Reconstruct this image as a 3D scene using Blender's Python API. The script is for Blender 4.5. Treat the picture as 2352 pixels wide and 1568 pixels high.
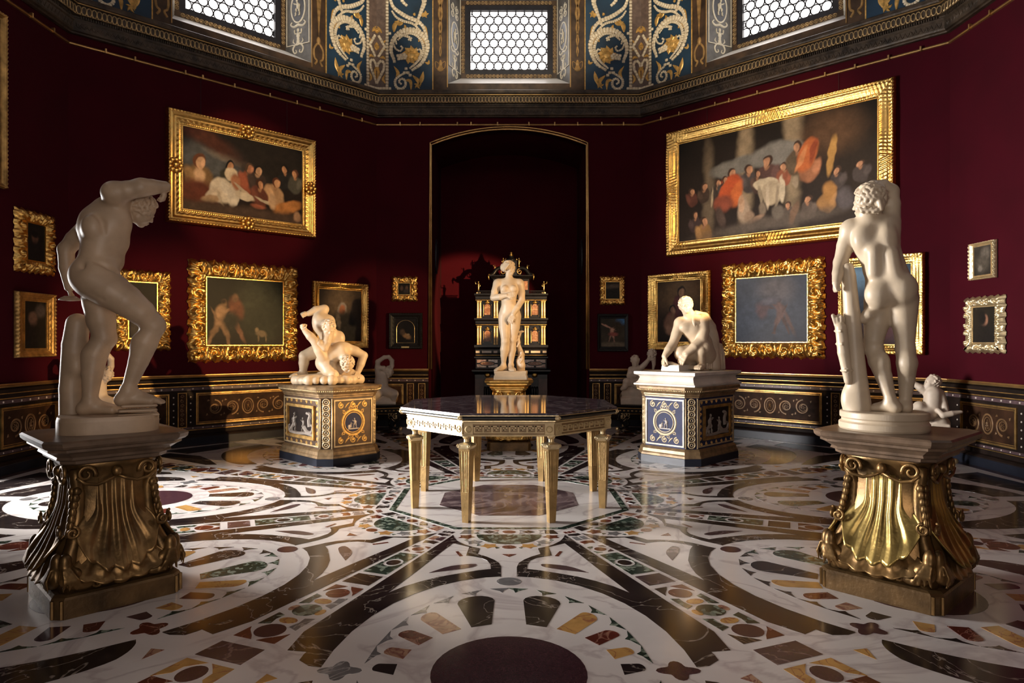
import bpy, math, random
import numpy as np
from mathutils import Vector, Matrix
random.seed(7); rng = np.random.default_rng(7)
for o in list(bpy.data.objects): bpy.data.objects.remove(o)
SC = bpy.context.scene; COL = SC.collection
PI = math.pi; R = math.radians
AP = 5.60; TAN = math.tan(R(22.5)); HS = AP*TAN; CR = AP/math.cos(R(22.5))

# ---------------------------------------------------------------- camera, world, lights, exposure
cam = bpy.data.objects.new('camera', bpy.data.cameras.new('camera')); COL.objects.link(cam)
cam.location = (0, -6.35, 1.45); cam.rotation_euler = (R(90), 0, 0)
cam.data.sensor_width = 36; cam.data.lens = 24; cam.data.shift_x = 0.003; cam.data.shift_y = 0.0013
cam.data.clip_start = 0.05; SC.camera = cam
W = bpy.data.worlds.new('world'); SC.world = W; W.use_nodes = True
W.node_tree.nodes['Background'].inputs[0].default_value = (0.75, 0.85, 1, 1)
W.node_tree.nodes['Background'].inputs[1].default_value = 0.25
SC.view_settings.view_transform = 'Standard'; SC.view_settings.look = 'None'
SC.view_settings.exposure = 0.32; SC.view_settings.gamma = 1; SC.view_settings.use_curve_mapping = False
try:
    SC.cycles.use_denoising = True; SC.cycles.max_bounces = 6; SC.cycles.diffuse_bounces = 3
    SC.cycles.glossy_bounces = 4; SC.cycles.transmission_bounces = 2
    SC.cycles.sample_clamp_indirect = 4; SC.cycles.caustics_reflective = False; SC.cycles.caustics_refractive = False
except Exception: pass
PANE = 5.0      # brightness of the daylit window panes
def aim(o, to):
    d = Vector(to)-o.location; o.rotation_euler = d.to_track_quat('-Z', 'Y').to_euler()
def spot(name, loc, to, power, col, ang, blend=0.6, rad=0.06):
    l = bpy.data.lights.new(name, 'SPOT'); l.energy = power; l.color = col; l.spot_size = R(ang); l.spot_blend = blend; l.shadow_soft_size = rad
    o = bpy.data.objects.new(name, l); COL.objects.link(o); o.location = loc; aim(o, to); return o
def area(name, loc, to, power, col, sx, sy):
    l = bpy.data.lights.new(name, 'AREA'); l.energy = power; l.color = col; l.shape = 'RECTANGLE'; l.size = sx; l.size_y = sy
    o = bpy.data.objects.new(name, l); COL.objects.link(o); o.location = loc; aim(o, to); return o
WARM = (1.0, 0.62, 0.27); WHITE = (1.0, 0.96, 0.93)
door = area('doorway_daylight', (-6.35, 0, 1.35), (0, 0, 1.1), 280, WHITE, 1.5, 2.3); door.data.spread = R(75)
area('added_corridor_fill', (0, -7.6, 2.0), (0, 0, 1.6), 75, (1.0, 0.84, 0.72), 2.4, 2.8)  # added fill behind the camera, lifts the camera-facing sides
spot('spotlight_east', (5.3, -0.6, 2.75), (-2.6, 2.5, 1.35), 2800, WARM, 22, 0.6)
spot('spotlight_venus', (4.6, -1.2, 2.6), (0.0, 3.3, 1.85), 1170, WARM, 18, 0.5)
spot('spotlight_niche', (4.6, -1.3, 2.45), (-0.35, 6.6, 2.05), 5600, WARM, 14.5, 0.35)
spot('spotlight_west', (-5.2, -0.8, 2.9), (2.15, 2.3, 1.5), 760, WARM, 15, 0.6)
spot('added_west_cool_fill', (-5.3, 0.4, 2.5), (2.2, -2.3, 1.6), 850, (1.0, 0.93, 0.84), 17, 0.6)  # added spot, strengthens and sharpens the doorway light on the right statue
spot('spotlight_left_picture', (1.5, -3.9, 5.7), (-3.92, 3.98, 3.75), 1638, WARM, 15, 0.5)
spot('spotlight_right_picture', (-1.2, -3.9, 5.7), (3.93, 3.93, 3.85), 1638, WARM, 23, 0.6)
for q, tx, ty in ((0, 0, 5.6), (1, 3.6, 4.4), (2, -3.6, 4.4)):
    spot('added_drum_fill', (-tx*.3, -4.9, 5.95), (tx, ty, 7.75), 2184, (1.0, 0.86, 0.66), 25, 0.5)  # added unseen lamps that brighten the drum and its ornament

# ---------------------------------------------------------------- materials
def new_mat(name):
    m = bpy.data.materials.new(name); m.use_nodes = True
    nt = m.node_tree; return m, nt, nt.nodes['Principled BSDF']
def nd(nt, typ, **kw):
    n = nt.nodes.new(typ)
    for k, v in kw.items(): setattr(n, k, v)
    return n
def coords(nt, scale, world=False):
    mp = nd(nt, 'ShaderNodeMapping'); mp.inputs['Scale'].default_value = scale if isinstance(scale, tuple) else (scale,)*3
    if world:
        g = nd(nt, 'ShaderNodeNewGeometry'); nt.links.new(g.outputs['Position'], mp.inputs[0])
    else:
        t = nd(nt, 'ShaderNodeTexCoord'); nt.links.new(t.outputs['Object'], mp.inputs[0])
    return mp.outputs[0]
def ramp(nt, fac, stops):
    r = nd(nt, 'ShaderNodeValToRGB'); e = r.color_ramp.elements
    while len(e) < len(stops): e.new(0.5)
    for i, (p, c) in enumerate(stops): e[i].position = p; e[i].color = (*c, 1)
    nt.links.new(fac, r.inputs[0]); return r.outputs[0]
def mat(name, col, rough=0.5, metal=0.0, var=0.25, scale=8, bump=0.0, bscale=60, world=False, coat=0.0, spec=0.5, detail=4):
    m, nt, b = new_mat(name)
    v = coords(nt, 1, world)
    n = nd(nt, 'ShaderNodeTexNoise'); n.inputs['Scale'].default_value = scale; n.inputs['Detail'].default_value = detail; nt.links.new(v, n.inputs[0])
    lo = tuple(c*(1-var) for c in col); hi = tuple(min(1, c*(1+var)) for c in col)
    nt.links.new(ramp(nt, n.outputs[0], [(0.3, lo), (0.7, hi)]), b.inputs['Base Color'])
    b.inputs['Roughness'].default_value = rough; b.inputs['Metallic'].default_value = metal
    b.inputs['Coat Weight'].default_value = coat; b.inputs['Coat Roughness'].default_value = 0.1
    b.inputs['Specular IOR Level'].default_value = spec
    if bump:
        n2 = nd(nt, 'ShaderNodeTexNoise'); n2.inputs['Scale'].default_value = bscale; n2.inputs['Detail'].default_value = 3; nt.links.new(v, n2.inputs[0])
        bp = nd(nt, 'ShaderNodeBump'); bp.inputs['Strength'].default_value = bump; bp.inputs['Distance'].default_value = 0.01
        nt.links.new(n2.outputs[0], bp.inputs['Height']); nt.links.new(bp.outputs[0], b.inputs['Normal'])
    return m
def stone(name, base, vein, scale=3.0, width=0.035, rough=0.16, var=0.35, base2=None, breccia=False):
    # polished stone: clouded ground crossed by veins, or a breccia of angular fragments
    m, nt, b = new_mat(name); v = coords(nt, 1, True)
    n = nd(nt, 'ShaderNodeTexNoise'); n.inputs['Scale'].default_value = scale*2; n.inputs['Detail'].default_value = 6; nt.links.new(v, n.inputs[0])
    b2 = base2 or tuple(c*(1-var) for c in base)
    g = ramp(nt, n.outputs[0], [(0.35, b2), (0.65, base)])
    if breccia:
        w = nd(nt, 'ShaderNodeTexVoronoi', feature='F1'); w.inputs['Scale'].default_value = scale*12
        mx0 = nd(nt, 'ShaderNodeMixRGB'); mx0.inputs[0].default_value = 0.06
        nt.links.new(v, mx0.inputs[1]); nt.links.new(n.outputs['Color'], mx0.inputs[2]); nt.links.new(mx0.outputs[0], w.inputs['Vector'])
        sp = nd(nt, 'ShaderNodeSeparateColor'); nt.links.new(w.outputs['Color'], sp.inputs[0])
        f = ramp(nt, sp.outputs[0], [(0.6, (0, 0, 0)), (0.9, (1, 1, 1))])
    else:
        n2 = nd(nt, 'ShaderNodeTexNoise'); n2.inputs['Scale'].default_value = scale; n2.inputs['Detail'].default_value = 5; n2.inputs['Distortion'].default_value = 1.6
        nt.links.new(v, n2.inputs[0])
        f = ramp(nt, n2.outputs[0], [(0.5-width, (0, 0, 0)), (0.5, (1, 1, 1)), (0.5+width, (0, 0, 0))])
    mx = nd(nt, 'ShaderNodeMixRGB'); nt.links.new(f, mx.inputs[0]); nt.links.new(g, mx.inputs[1]); mx.inputs[2].default_value = (*vein, 1)
    nt.links.new(mx.outputs[0], b.inputs['Base Color']); b.inputs['Roughness'].default_value = rough
    return m
M = {}
M['white'] = stone('white_marble', (0.76, 0.705, 0.67), (0.54, 0.475, 0.46), 1.1, 0.035, 0.17, 0.12)
M['dark'] = stone('dark_marble', (0.028, 0.020, 0.019), (0.30, 0.25, 0.21), 2.2, 0.010, 0.15, 0.5, (0.012, 0.009, 0.010))
M['brown'] = stone('brown_marble', (0.042, 0.026, 0.019), (0.20, 0.13, 0.08), 2.5, 0.015, 0.15)
M['porphyry'] = stone('porphyry', (0.058, 0.022, 0.030), (0.080, 0.036, 0.044), 40, 0.06, 0.15)
M['red'] = stone('red_marble', (0.13, 0.028, 0.018), (0.32, 0.16, 0.11), 3, 0.012, 0.16)
M['yellow'] = stone('yellow_marble', (0.58, 0.32, 0.10), (0.30, 0.12, 0.06), 5, 0.03, 0.16, 0.3)
M['pinkish'] = stone('pink_breccia', (0.48, 0.28, 0.18), (0.20, 0.07, 0.06), 7, 0.05, 0.16)
M['green'] = stone('green_breccia', (0.030, 0.052, 0.038), (0.24, 0.28, 0.22), 3.0, 0.03, 0.15, 0.5, (0.010, 0.022, 0.016), True)
M['grey'] = stone('grey_marble', (0.20, 0.19, 0.19), (0.42, 0.40, 0.38), 4, 0.03, 0.16)
M['violet'] = stone('violet_breccia', (0.085, 0.048, 0.052), (0.22, 0.15, 0.14), 2.2, 0.02, 0.15, 0.4)
M['centre'] = stone('clouded_purple_marble', (0.17, 0.115, 0.115), (0.27, 0.20, 0.19), 1.6, 0.05, 0.13, 0.55, (0.065, 0.040, 0.046))
M['tabletop'] = stone('table_porphyry', (0.088, 0.064, 0.071), (0.22, 0.17, 0.17), 5, 0.04, 0.07, 0.5)
FLOORMATS = ['white', 'dark', 'brown', 'porphyry', 'red', 'yellow', 'pinkish', 'green', 'grey', 'violet']
M['crimson'] = mat('crimson_fabric', (0.045, 0.0006, 0.0048), 0.9, 0, 0.12, 2.0, 0.25, 400, spec=0.15)
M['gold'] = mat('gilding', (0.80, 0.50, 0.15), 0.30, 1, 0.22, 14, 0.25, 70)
M['oldgold'] = mat('worn_gilding', (0.50, 0.31, 0.11), 0.42, 0.9, 0.45, 10, 0.35, 50)
M['tablegold'] = mat('table_gilding', (0.40, 0.255, 0.10), 0.38, 0.55, 0.25, 12, 0.2, 60)
M['moulding'] = mat('brown_gilt_moulding', (0.20, 0.13, 0.065), 0.42, 0.35, 0.4, 14)
M['aprongold'] = mat('brown_apron_gilding', (0.25, 0.155, 0.068), 0.45, 0.3, 0.25, 12)
M['keygold'] = mat('key_pattern_gilding', (0.56, 0.42, 0.22), 0.45, 0.2, 0.15, 12)
M['relief'] = mat('dim_stone_relief', (0.24, 0.20, 0.165), 0.55, 0, 0.15, 15)
M['trimgold'] = mat('gilt_trim', (0.60, 0.38, 0.15), 0.35, 0.9, 0.2, 6)
M['palegold'] = mat('pale_gilding', (0.78, 0.62, 0.36), 0.35, 0.85, 0.2, 12, 0.2, 60)
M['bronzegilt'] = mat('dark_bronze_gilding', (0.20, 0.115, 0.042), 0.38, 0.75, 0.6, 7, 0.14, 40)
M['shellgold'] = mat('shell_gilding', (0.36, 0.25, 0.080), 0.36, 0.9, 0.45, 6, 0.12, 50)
M['gildwood'] = mat('brown_gilded_wood', (0.13, 0.075, 0.030), 0.42, 0.5, 0.5, 6, 0.3, 40)
M['slab'] = mat('brown_moulded_slab', (0.15, 0.10, 0.066), 0.36, 0.15, 0.35, 9, 0.1, 60)
M['statue'] = mat('statue_marble', (0.55, 0.445, 0.32), 0.42, 0, 0.14, 5, 0.06, 50)
M['statue_dark'] = mat('darker_statue_marble', (0.47, 0.335, 0.22), 0.45, 0, 0.2, 5, 0.08, 50)  # darker, browner tone than the other statue marbles
M['statue_warm'] = mat('honey_marble', (0.64, 0.50, 0.34), 0.42, 0, 0.14, 5, 0.06, 50)
M['childstone'] = mat('pale_child_marble', (0.56, 0.46, 0.36), 0.5, 0, 0.15, 6, 0.06, 50)
M['slabwhite'] = mat('veined_white_slab', (0.58, 0.54, 0.48), 0.32, 0, 0.2, 4, 0.03, 50)
M['ebony'] = mat('ebony', (0.006, 0.0055, 0.007), 0.3, 0, 0.4, 10, spec=0.3)
M['blackwood'] = mat('black_wood', (0.010, 0.009, 0.009), 0.4, 0, 0.3, 10, spec=0.2)
M['mahogany'] = mat('red_brown_wood', (0.05, 0.018, 0.014), 0.4, 0, 0.4, 9)
M['dado'] = mat('painted_dado', (0.015, 0.009, 0.007), 0.6, 0, 0.4, 6, spec=0.12)
M['dadobrown'] = mat('dado_brown_panel', (0.036, 0.016, 0.008), 0.6, 0, 0.5, 8, spec=0.12)
M['dadopaint'] = mat('dado_scroll_paint', (0.19, 0.105, 0.045), 0.45, 0.2, 0.35, 14)
M['purplepaint'] = mat('purple_frieze_paint', (0.085, 0.05, 0.055), 0.45, 0, 0.4, 14)
M['corn'] = mat('dark_carved_cornice', (0.055, 0.038, 0.024), 0.45, 0.25, 0.6, 9, 0.5, 45)
M['corngold'] = mat('cornice_gilding', (0.50, 0.35, 0.17), 0.4, 0.6, 0.5, 12)
M['blue'] = mat('blue_ground', (0.012, 0.042, 0.078), 0.5, 0, 0.35, 4)
M['nacre'] = mat('mother_of_pearl', (0.84, 0.71, 0.50), 0.28, 0.0, 0.22, 25, 0.1, 60, True, coat=0.4)
M['leafgold'] = mat('ochre_gilding', (0.70, 0.42, 0.12), 0.42, 0.35, 0.35, 20)
M['mauve'] = mat('mauve_ground', (0.16, 0.11, 0.085), 0.5, 0, 0.3, 15)
M['brownpaint'] = mat('brown_painted_wall', (0.065, 0.036, 0.018), 0.5, 0.1, 0.6, 6)
M['motif'] = mat('painted_gold_motif', (0.42, 0.25, 0.09), 0.45, 0.3, 0.4, 12)
M['grotesque'] = mat('grey_grotesque_ground', (0.10, 0.095, 0.09), 0.5, 0, 0.3, 10)
M['stuccowhite'] = mat('ivory_stucco', (0.60, 0.55, 0.44), 0.5, 0, 0.15, 12)
M['sill'] = mat('pale_sill_stone', (0.82, 0.82, 0.82), 0.4, 0, 0.1, 6)
M['winframe'] = mat('dark_window_frame', (0.020, 0.020, 0.026), 0.35, 0, 0.3, 8)
M['lead'] = mat('lead_came', (0.025, 0.025, 0.03), 0.45, 0.6, 0.2, 8)
M['navy'] = mat('navy_panel_ground', (0.022, 0.026, 0.066), 0.55, 0, 0.2, 10, spec=0.2)
M['creamgold'] = mat('cream_painted_ornament', (0.42, 0.33, 0.20), 0.5, 0.1, 0.2, 12)
M['ochrepanel'] = mat('brown_panel_ground', (0.060, 0.032, 0.017), 0.42, 0, 0.4, 12)
M['cameo'] = mat('cameo_relief', (0.55, 0.48, 0.42), 0.5, 0, 0.12, 15)
M['ivoryline'] = mat('ivory_and_gold_line', (0.50, 0.38, 0.22), 0.4, 0.35, 0.25, 12)
M['basegrey'] = mat('blue_black_plinth', (0.012, 0.014, 0.022), 0.35, 0, 0.3, 6, spec=0.25)
M['jasper'] = stone('red_jasper', (0.30, 0.125, 0.065), (0.48, 0.32, 0.20), 9, 0.04, 0.4)
M['columngold'] = mat('honey_alabaster', (0.85, 0.58, 0.27), 0.22, 0.3, 0.3, 14)
M['brass'] = mat('brass_plate', (0.62, 0.46, 0.20), 0.35, 1, 0.1, 10)
M['ceiling'] = mat('dim_red_vault', (0.14, 0.035, 0.025), 0.7, 0, 0.3, 3)
M['wire'] = mat('hanging_wire', (0.03, 0.01, 0.01), 0.5, 0.3, 0.1, 5)
m, nt, b = new_mat('canvas_paint')
at = nd(nt, 'ShaderNodeAttribute'); at.attribute_name = 'Col'
v = coords(nt, 1); n = nd(nt, 'ShaderNodeTexNoise'); n.inputs['Scale'].default_value = 28; n.inputs['Detail'].default_value = 5; nt.links.new(v, n.inputs[0])
mx = nd(nt, 'ShaderNodeMixRGB', blend_type='MULTIPLY'); mx.inputs[0].default_value = 0.35
nt.links.new(at.outputs['Color'], mx.inputs[1]); nt.links.new(ramp(nt, n.outputs[0], [(0.3, (0.45,)*3), (0.7, (1, 1, 1))]), mx.inputs[2])
nt.links.new(mx.outputs[0], b.inputs['Base Color']); b.inputs['Roughness'].default_value = 0.5; b.inputs['Specular IOR Level'].default_value = 0.15
bp = nd(nt, 'ShaderNodeBump'); bp.inputs['Strength'].default_value = 0.25; bp.inputs['Distance'].default_value = 0.004
nt.links.new(n.outputs[0], bp.inputs['Height']); nt.links.new(bp.outputs[0], b.inputs['Normal']); M['canvas'] = m
m, nt, b = new_mat('daylit_pane')
b.inputs['Base Color'].default_value = (0.8, 0.85, 0.9, 1); b.inputs['Roughness'].default_value = 0.2
b.inputs['Emission Color'].default_value = (1.0, 0.935, 0.90, 1); b.inputs['Emission Strength'].default_value = PANE; M['pane'] = m

# ---------------------------------------------------------------- mesh helpers
class MB:
    def __init__(s): s.v = []; s.f = []
    def add(s, verts, faces):
        n = len(s.v); s.v.extend([tuple(map(float, p)) for p in verts]); s.f.extend([tuple(i+n for i in f) for f in faces]); return s
    def box(s, x0, x1, y0, y1, z0, z1, m=None):
        p = [(x, y, z) for z in (z0, z1) for x, y in ((x0, y0), (x1, y0), (x1, y1), (x0, y1))]
        if m is not None: p = [m @ Vector(q) for q in p]
        return s.add(p, [(3, 2, 1, 0), (4, 5, 6, 7), (0, 1, 5, 4), (1, 2, 6, 5), (2, 3, 7, 6), (3, 0, 4, 7)])
    def prism(s, poly, z0, z1, m=None):       # polygon in xy, extruded in z
        a = sum(poly[i][0]*poly[(i+1) % len(poly)][1]-poly[(i+1) % len(poly)][0]*poly[i][1] for i in range(len(poly)))
        if a < 0: poly = poly[::-1]
        n = len(poly); p = [(x, y, z0) for x, y in poly]+[(x, y, z1) for x, y in poly]
        if m is not None: p = [m @ Vector(q) for q in p]
        return s.add(p, [tuple(range(n-1, -1, -1)), tuple(range(n, 2*n))]+[(i, (i+1) % n, n+(i+1) % n, n+i) for i in range(n)])
    def wallprism(s, poly, y0, y1):           # polygon in xz, front face at y0 (towards the room), back at y1
        a = sum(poly[i][0]*poly[(i+1) % len(poly)][1]-poly[(i+1) % len(poly)][0]*poly[i][1] for i in range(len(poly)))
        if a < 0: poly = poly[::-1]
        n = len(poly); p = [(x, y0, z) for x, z in poly]+[(x, y1, z) for x, z in poly]
        return s.add(p, [tuple(range(n)), tuple(range(2*n-1, n-1, -1))]+[((i+1) % n, i, n+i, n+(i+1) % n) for i in range(n)])
    def loft(s, rings, cap=True, closed=True):  # rings of equal length
        n = len(rings[0]); v = [p for r in rings for p in r]; f = []
        for i in range(len(rings)-1):
            for j in range(n if closed else n-1):
                k = (j+1) % n; f.append((i*n+j, i*n+k, (i+1)*n+k, (i+1)*n+j))
        if cap and closed: f.append(tuple(range(n-1, -1, -1))); f.append(tuple(range((len(rings)-1)*n, len(rings)*n)))
        return s.add(v, f)
    def lathe(s, prof, seg=16, c=(0, 0, 0), m=None):
        rings = []
        for r, z in prof:
            rr = [(c[0]+r*math.cos(2*PI*j/seg), c[1]+r*math.sin(2*PI*j/seg), c[2]+z) for j in range(seg)]
            rings.append([m @ Vector(q) for q in rr] if m is not None else rr)
        return s.loft(rings)
    def polyloft(s, prof, shape):              # prof: (scale-add offset, z); shape(off) -> xy polygon
        return s.loft([[(x, y, z) for x, y in shape(o)] for o, z in prof])
    def tube(s, pts, r, seg=8, closed=False):
        pts = [Vector(p) for p in pts]; n = len(pts); rings = []; up = None
        for i, p in enumerate(pts):
            a = pts[i-1] if (i or closed) else p; c = pts[(i+1) % n] if (i < n-1 or closed) else p
            t = (c-a).normalized()
            if up is None: up = t.orthogonal().normalized()
            up = (up-t*up.dot(t)).normalized() if (up-t*up.dot(t)).length > 1e-6 else t.orthogonal().normalized()
            b = t.cross(up); rr = r(i/(n-1)) if callable(r) else r
            rings.append([p+(up*math.cos(2*PI*j/seg)+b*math.sin(2*PI*j/seg))*rr for j in range(seg)])
        if closed: rings.append(rings[0]); return s.loft(rings, False)
        return s.loft(rings)
    def sphere(s, c, r, seg=10, rows=6, m=None):
        if not hasattr(r, '__len__'): r = (r, r, r)
        v = [(0, 0, -1)]; f = []
        for i in range(1, rows):
            a = -PI/2+PI*i/rows
            v += [(math.cos(a)*math.cos(2*PI*j/seg), math.cos(a)*math.sin(2*PI*j/seg), math.sin(a)) for j in range(seg)]
        v.append((0, 0, 1)); top = len(v)-1
        for j in range(seg):
            k = (j+1) % seg; f.append((0, 1+k, 1+j)); f.append((top, top-seg+j, top-seg+k))
            for i in range(rows-2): q = 1+i*seg; f.append((q+j, q+k, q+seg+k, q+seg+j))
        v = [Vector((p[0]*r[0], p[1]*r[1], p[2]*r[2])) for p in v]
        if m is not None: v = [m @ p for p in v]
        return s.add([p+Vector(c) for p in v], f)
    def ribbon(s, pts, w, h, y=0.0, cap=True):  # raised curved strap lying on the wall plane xz, ridge towards the room
        n = len(pts); v = []; f = []
        for i, (x, z) in enumerate(pts):
            a = pts[max(i-1, 0)]; c = pts[min(i+1, n-1)]; tx, tz = c[0]-a[0], c[1]-a[1]; L = math.hypot(tx, tz) or 1; nx, nz = -tz/L, tx/L
            t = i/(n-1); ww = (w(t) if callable(w) else w)/2
            v += [(x+nx*ww, y, z+nz*ww), (x+nx*ww*.5, y-h*.8, z+nz*ww*.5), (x-nx*ww*.5, y-h*.8, z-nz*ww*.5), (x-nx*ww, y, z-nz*ww)]
        for i in range(n-1):
            for j in range(3): q = i*4+j; f.append((q, q+1, q+5, q+4))
        f += [(3, 2, 1, 0), (4*n-4, 4*n-3, 4*n-2, 4*n-1)]
        return s.add(v, f)
    def mesh(s, name, m, smooth=False):
        me = bpy.data.meshes.new(name); me.from_pydata(s.v, [], s.f)
        if m: me.materials.append(M[m] if isinstance(m, str) else m)
        if smooth: me.polygons.foreach_set('use_smooth', [True]*len(me.polygons))
        me.update(); return me
    def build(s, name, m, parent=None, smooth=False): return put(name, s.mesh(name, m, smooth), parent)
def put(name, me, parent=None, loc=None, rz=None):
    o = bpy.data.objects.new(name, me); COL.objects.link(o)
    if parent is not None: o.parent = parent
    if loc is not None: o.location = loc
    if rz is not None: o.rotation_euler = (0, 0, rz)
    return o
def tag(o, label=None, cat=None, group=None, kind=None):
    for k, v in (('label', label), ('category', cat), ('group', group), ('kind', kind)):
        if v: o[k] = v
    return o
def thing(name, label, cat, loc=(0, 0, 0), rz=0.0, group=None):
    o = bpy.data.objects.new(name, None); COL.objects.link(o); o.empty_display_size = 0.1
    o.location = loc; o.rotation_euler = (0, 0, rz); return tag(o, label, cat, group)
def struct(name, label=None, loc=(0, 0, 0), rz=0.0):
    o = bpy.data.objects.new(name, None); COL.objects.link(o); o.empty_display_size = 0.1
    o.location = loc; o.rotation_euler = (0, 0, rz); tag(o, label, kind='structure'); return o
def stuff(o): o['kind'] = 'stuff'; return o
def grid_mesh(P, closed_u=False, closed_v=False):   # P: array (nu, nv, 3) -> verts, faces
    nu, nv = P.shape[:2]; idx = np.arange(nu*nv).reshape(nu, nv)
    a = idx if closed_u else idx[:-1]; b = np.roll(idx, -1, 0) if closed_u else idx[1:]
    if closed_v: q = np.stack([a, b, np.roll(b, -1, 1), np.roll(a, -1, 1)], -1)
    else: q = np.stack([a[:, :-1], b[:, :-1], b[:, 1:], a[:, 1:]], -1)
    return P.reshape(-1, 3), q.reshape(-1, 4)
def np_mesh(name, V, Q, m, smooth=True):
    me = bpy.data.meshes.new(name); V = np.asarray(V, np.float32); Q = np.asarray(Q, np.int32)
    me.vertices.add(len(V)); me.vertices.foreach_set('co', V.ravel())
    k = Q.shape[1]; me.loops.add(Q.size); me.loops.foreach_set('vertex_index', Q.ravel())
    me.polygons.add(len(Q)); me.polygons.foreach_set('loop_start', np.arange(len(Q), dtype=np.int32)*k)
    me.polygons.foreach_set('loop_total', np.full(len(Q), k, np.int32))
    me.polygons.foreach_set('use_smooth', np.full(len(Q), smooth)); me.materials.append(M[m] if isinstance(m, str) else m)
    me.update(); me.validate(); return me
def arc(cx, cy, r, a0, a1, n=12, ry=None):
    ry = r if ry is None else ry
    return [(cx+r*math.cos(R(a0+(a1-a0)*i/n)), cy+ry*math.sin(R(a0+(a1-a0)*i/n))) for i in range(n+1)]
def spiral(cx, cy, r0, r1, a0, turns, n=28):
    return [(cx+(r0+(r1-r0)*i/n)*math.cos(R(a0)+2*PI*turns*i/n), cy+(r0+(r1-r0)*i/n)*math.sin(R(a0)+2*PI*turns*i/n)) for i in range(n+1)]
def smooth_path(pts, n=40):                    # Catmull-Rom through the points
    P = np.array(pts, float); P = np.vstack([2*P[0]-P[1], P, 2*P[-1]-P[-2]]); m = len(P)-3; out = []
    for i in range(n+1):
        t = i/n*m; k = min(int(t), m-1); u = t-k; a, b, c, d = P[k:k+4]
        out.append(tuple(0.5*((2*b)+(c-a)*u+(2*a-5*b+4*c-d)*u*u+(3*b-a-3*c+d)*u**3)))
    return out

def relief_man(f, x, z, h, ln, y):                # low relief of a little nude figure in stride
    s = h/1.0; B = lambda cx, cz, rx, rz: f.sphere((x+ln*cx*s, y, z+cz*s), (rx*s, .07*s+.004, rz*s), 8, 6)
    for a in ((.0, .62, .11, .17), (.01, .50, .09, .10), (.03, .78, .06, .05), (.06, .90, .065, .085), (-.10, .34, .065, .13), (-.14, .12, .045, .13), (.12, .36, .07, .12), (.15, .13, .045, .13), (-.10, .02, .07, .025), (.19, .02, .07, .025), (.15, .70, .10, .04), (.27, .76, .06, .035), (-.14, .60, .04, .11), (-.12, .47, .035, .08)): B(*a)
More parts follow.
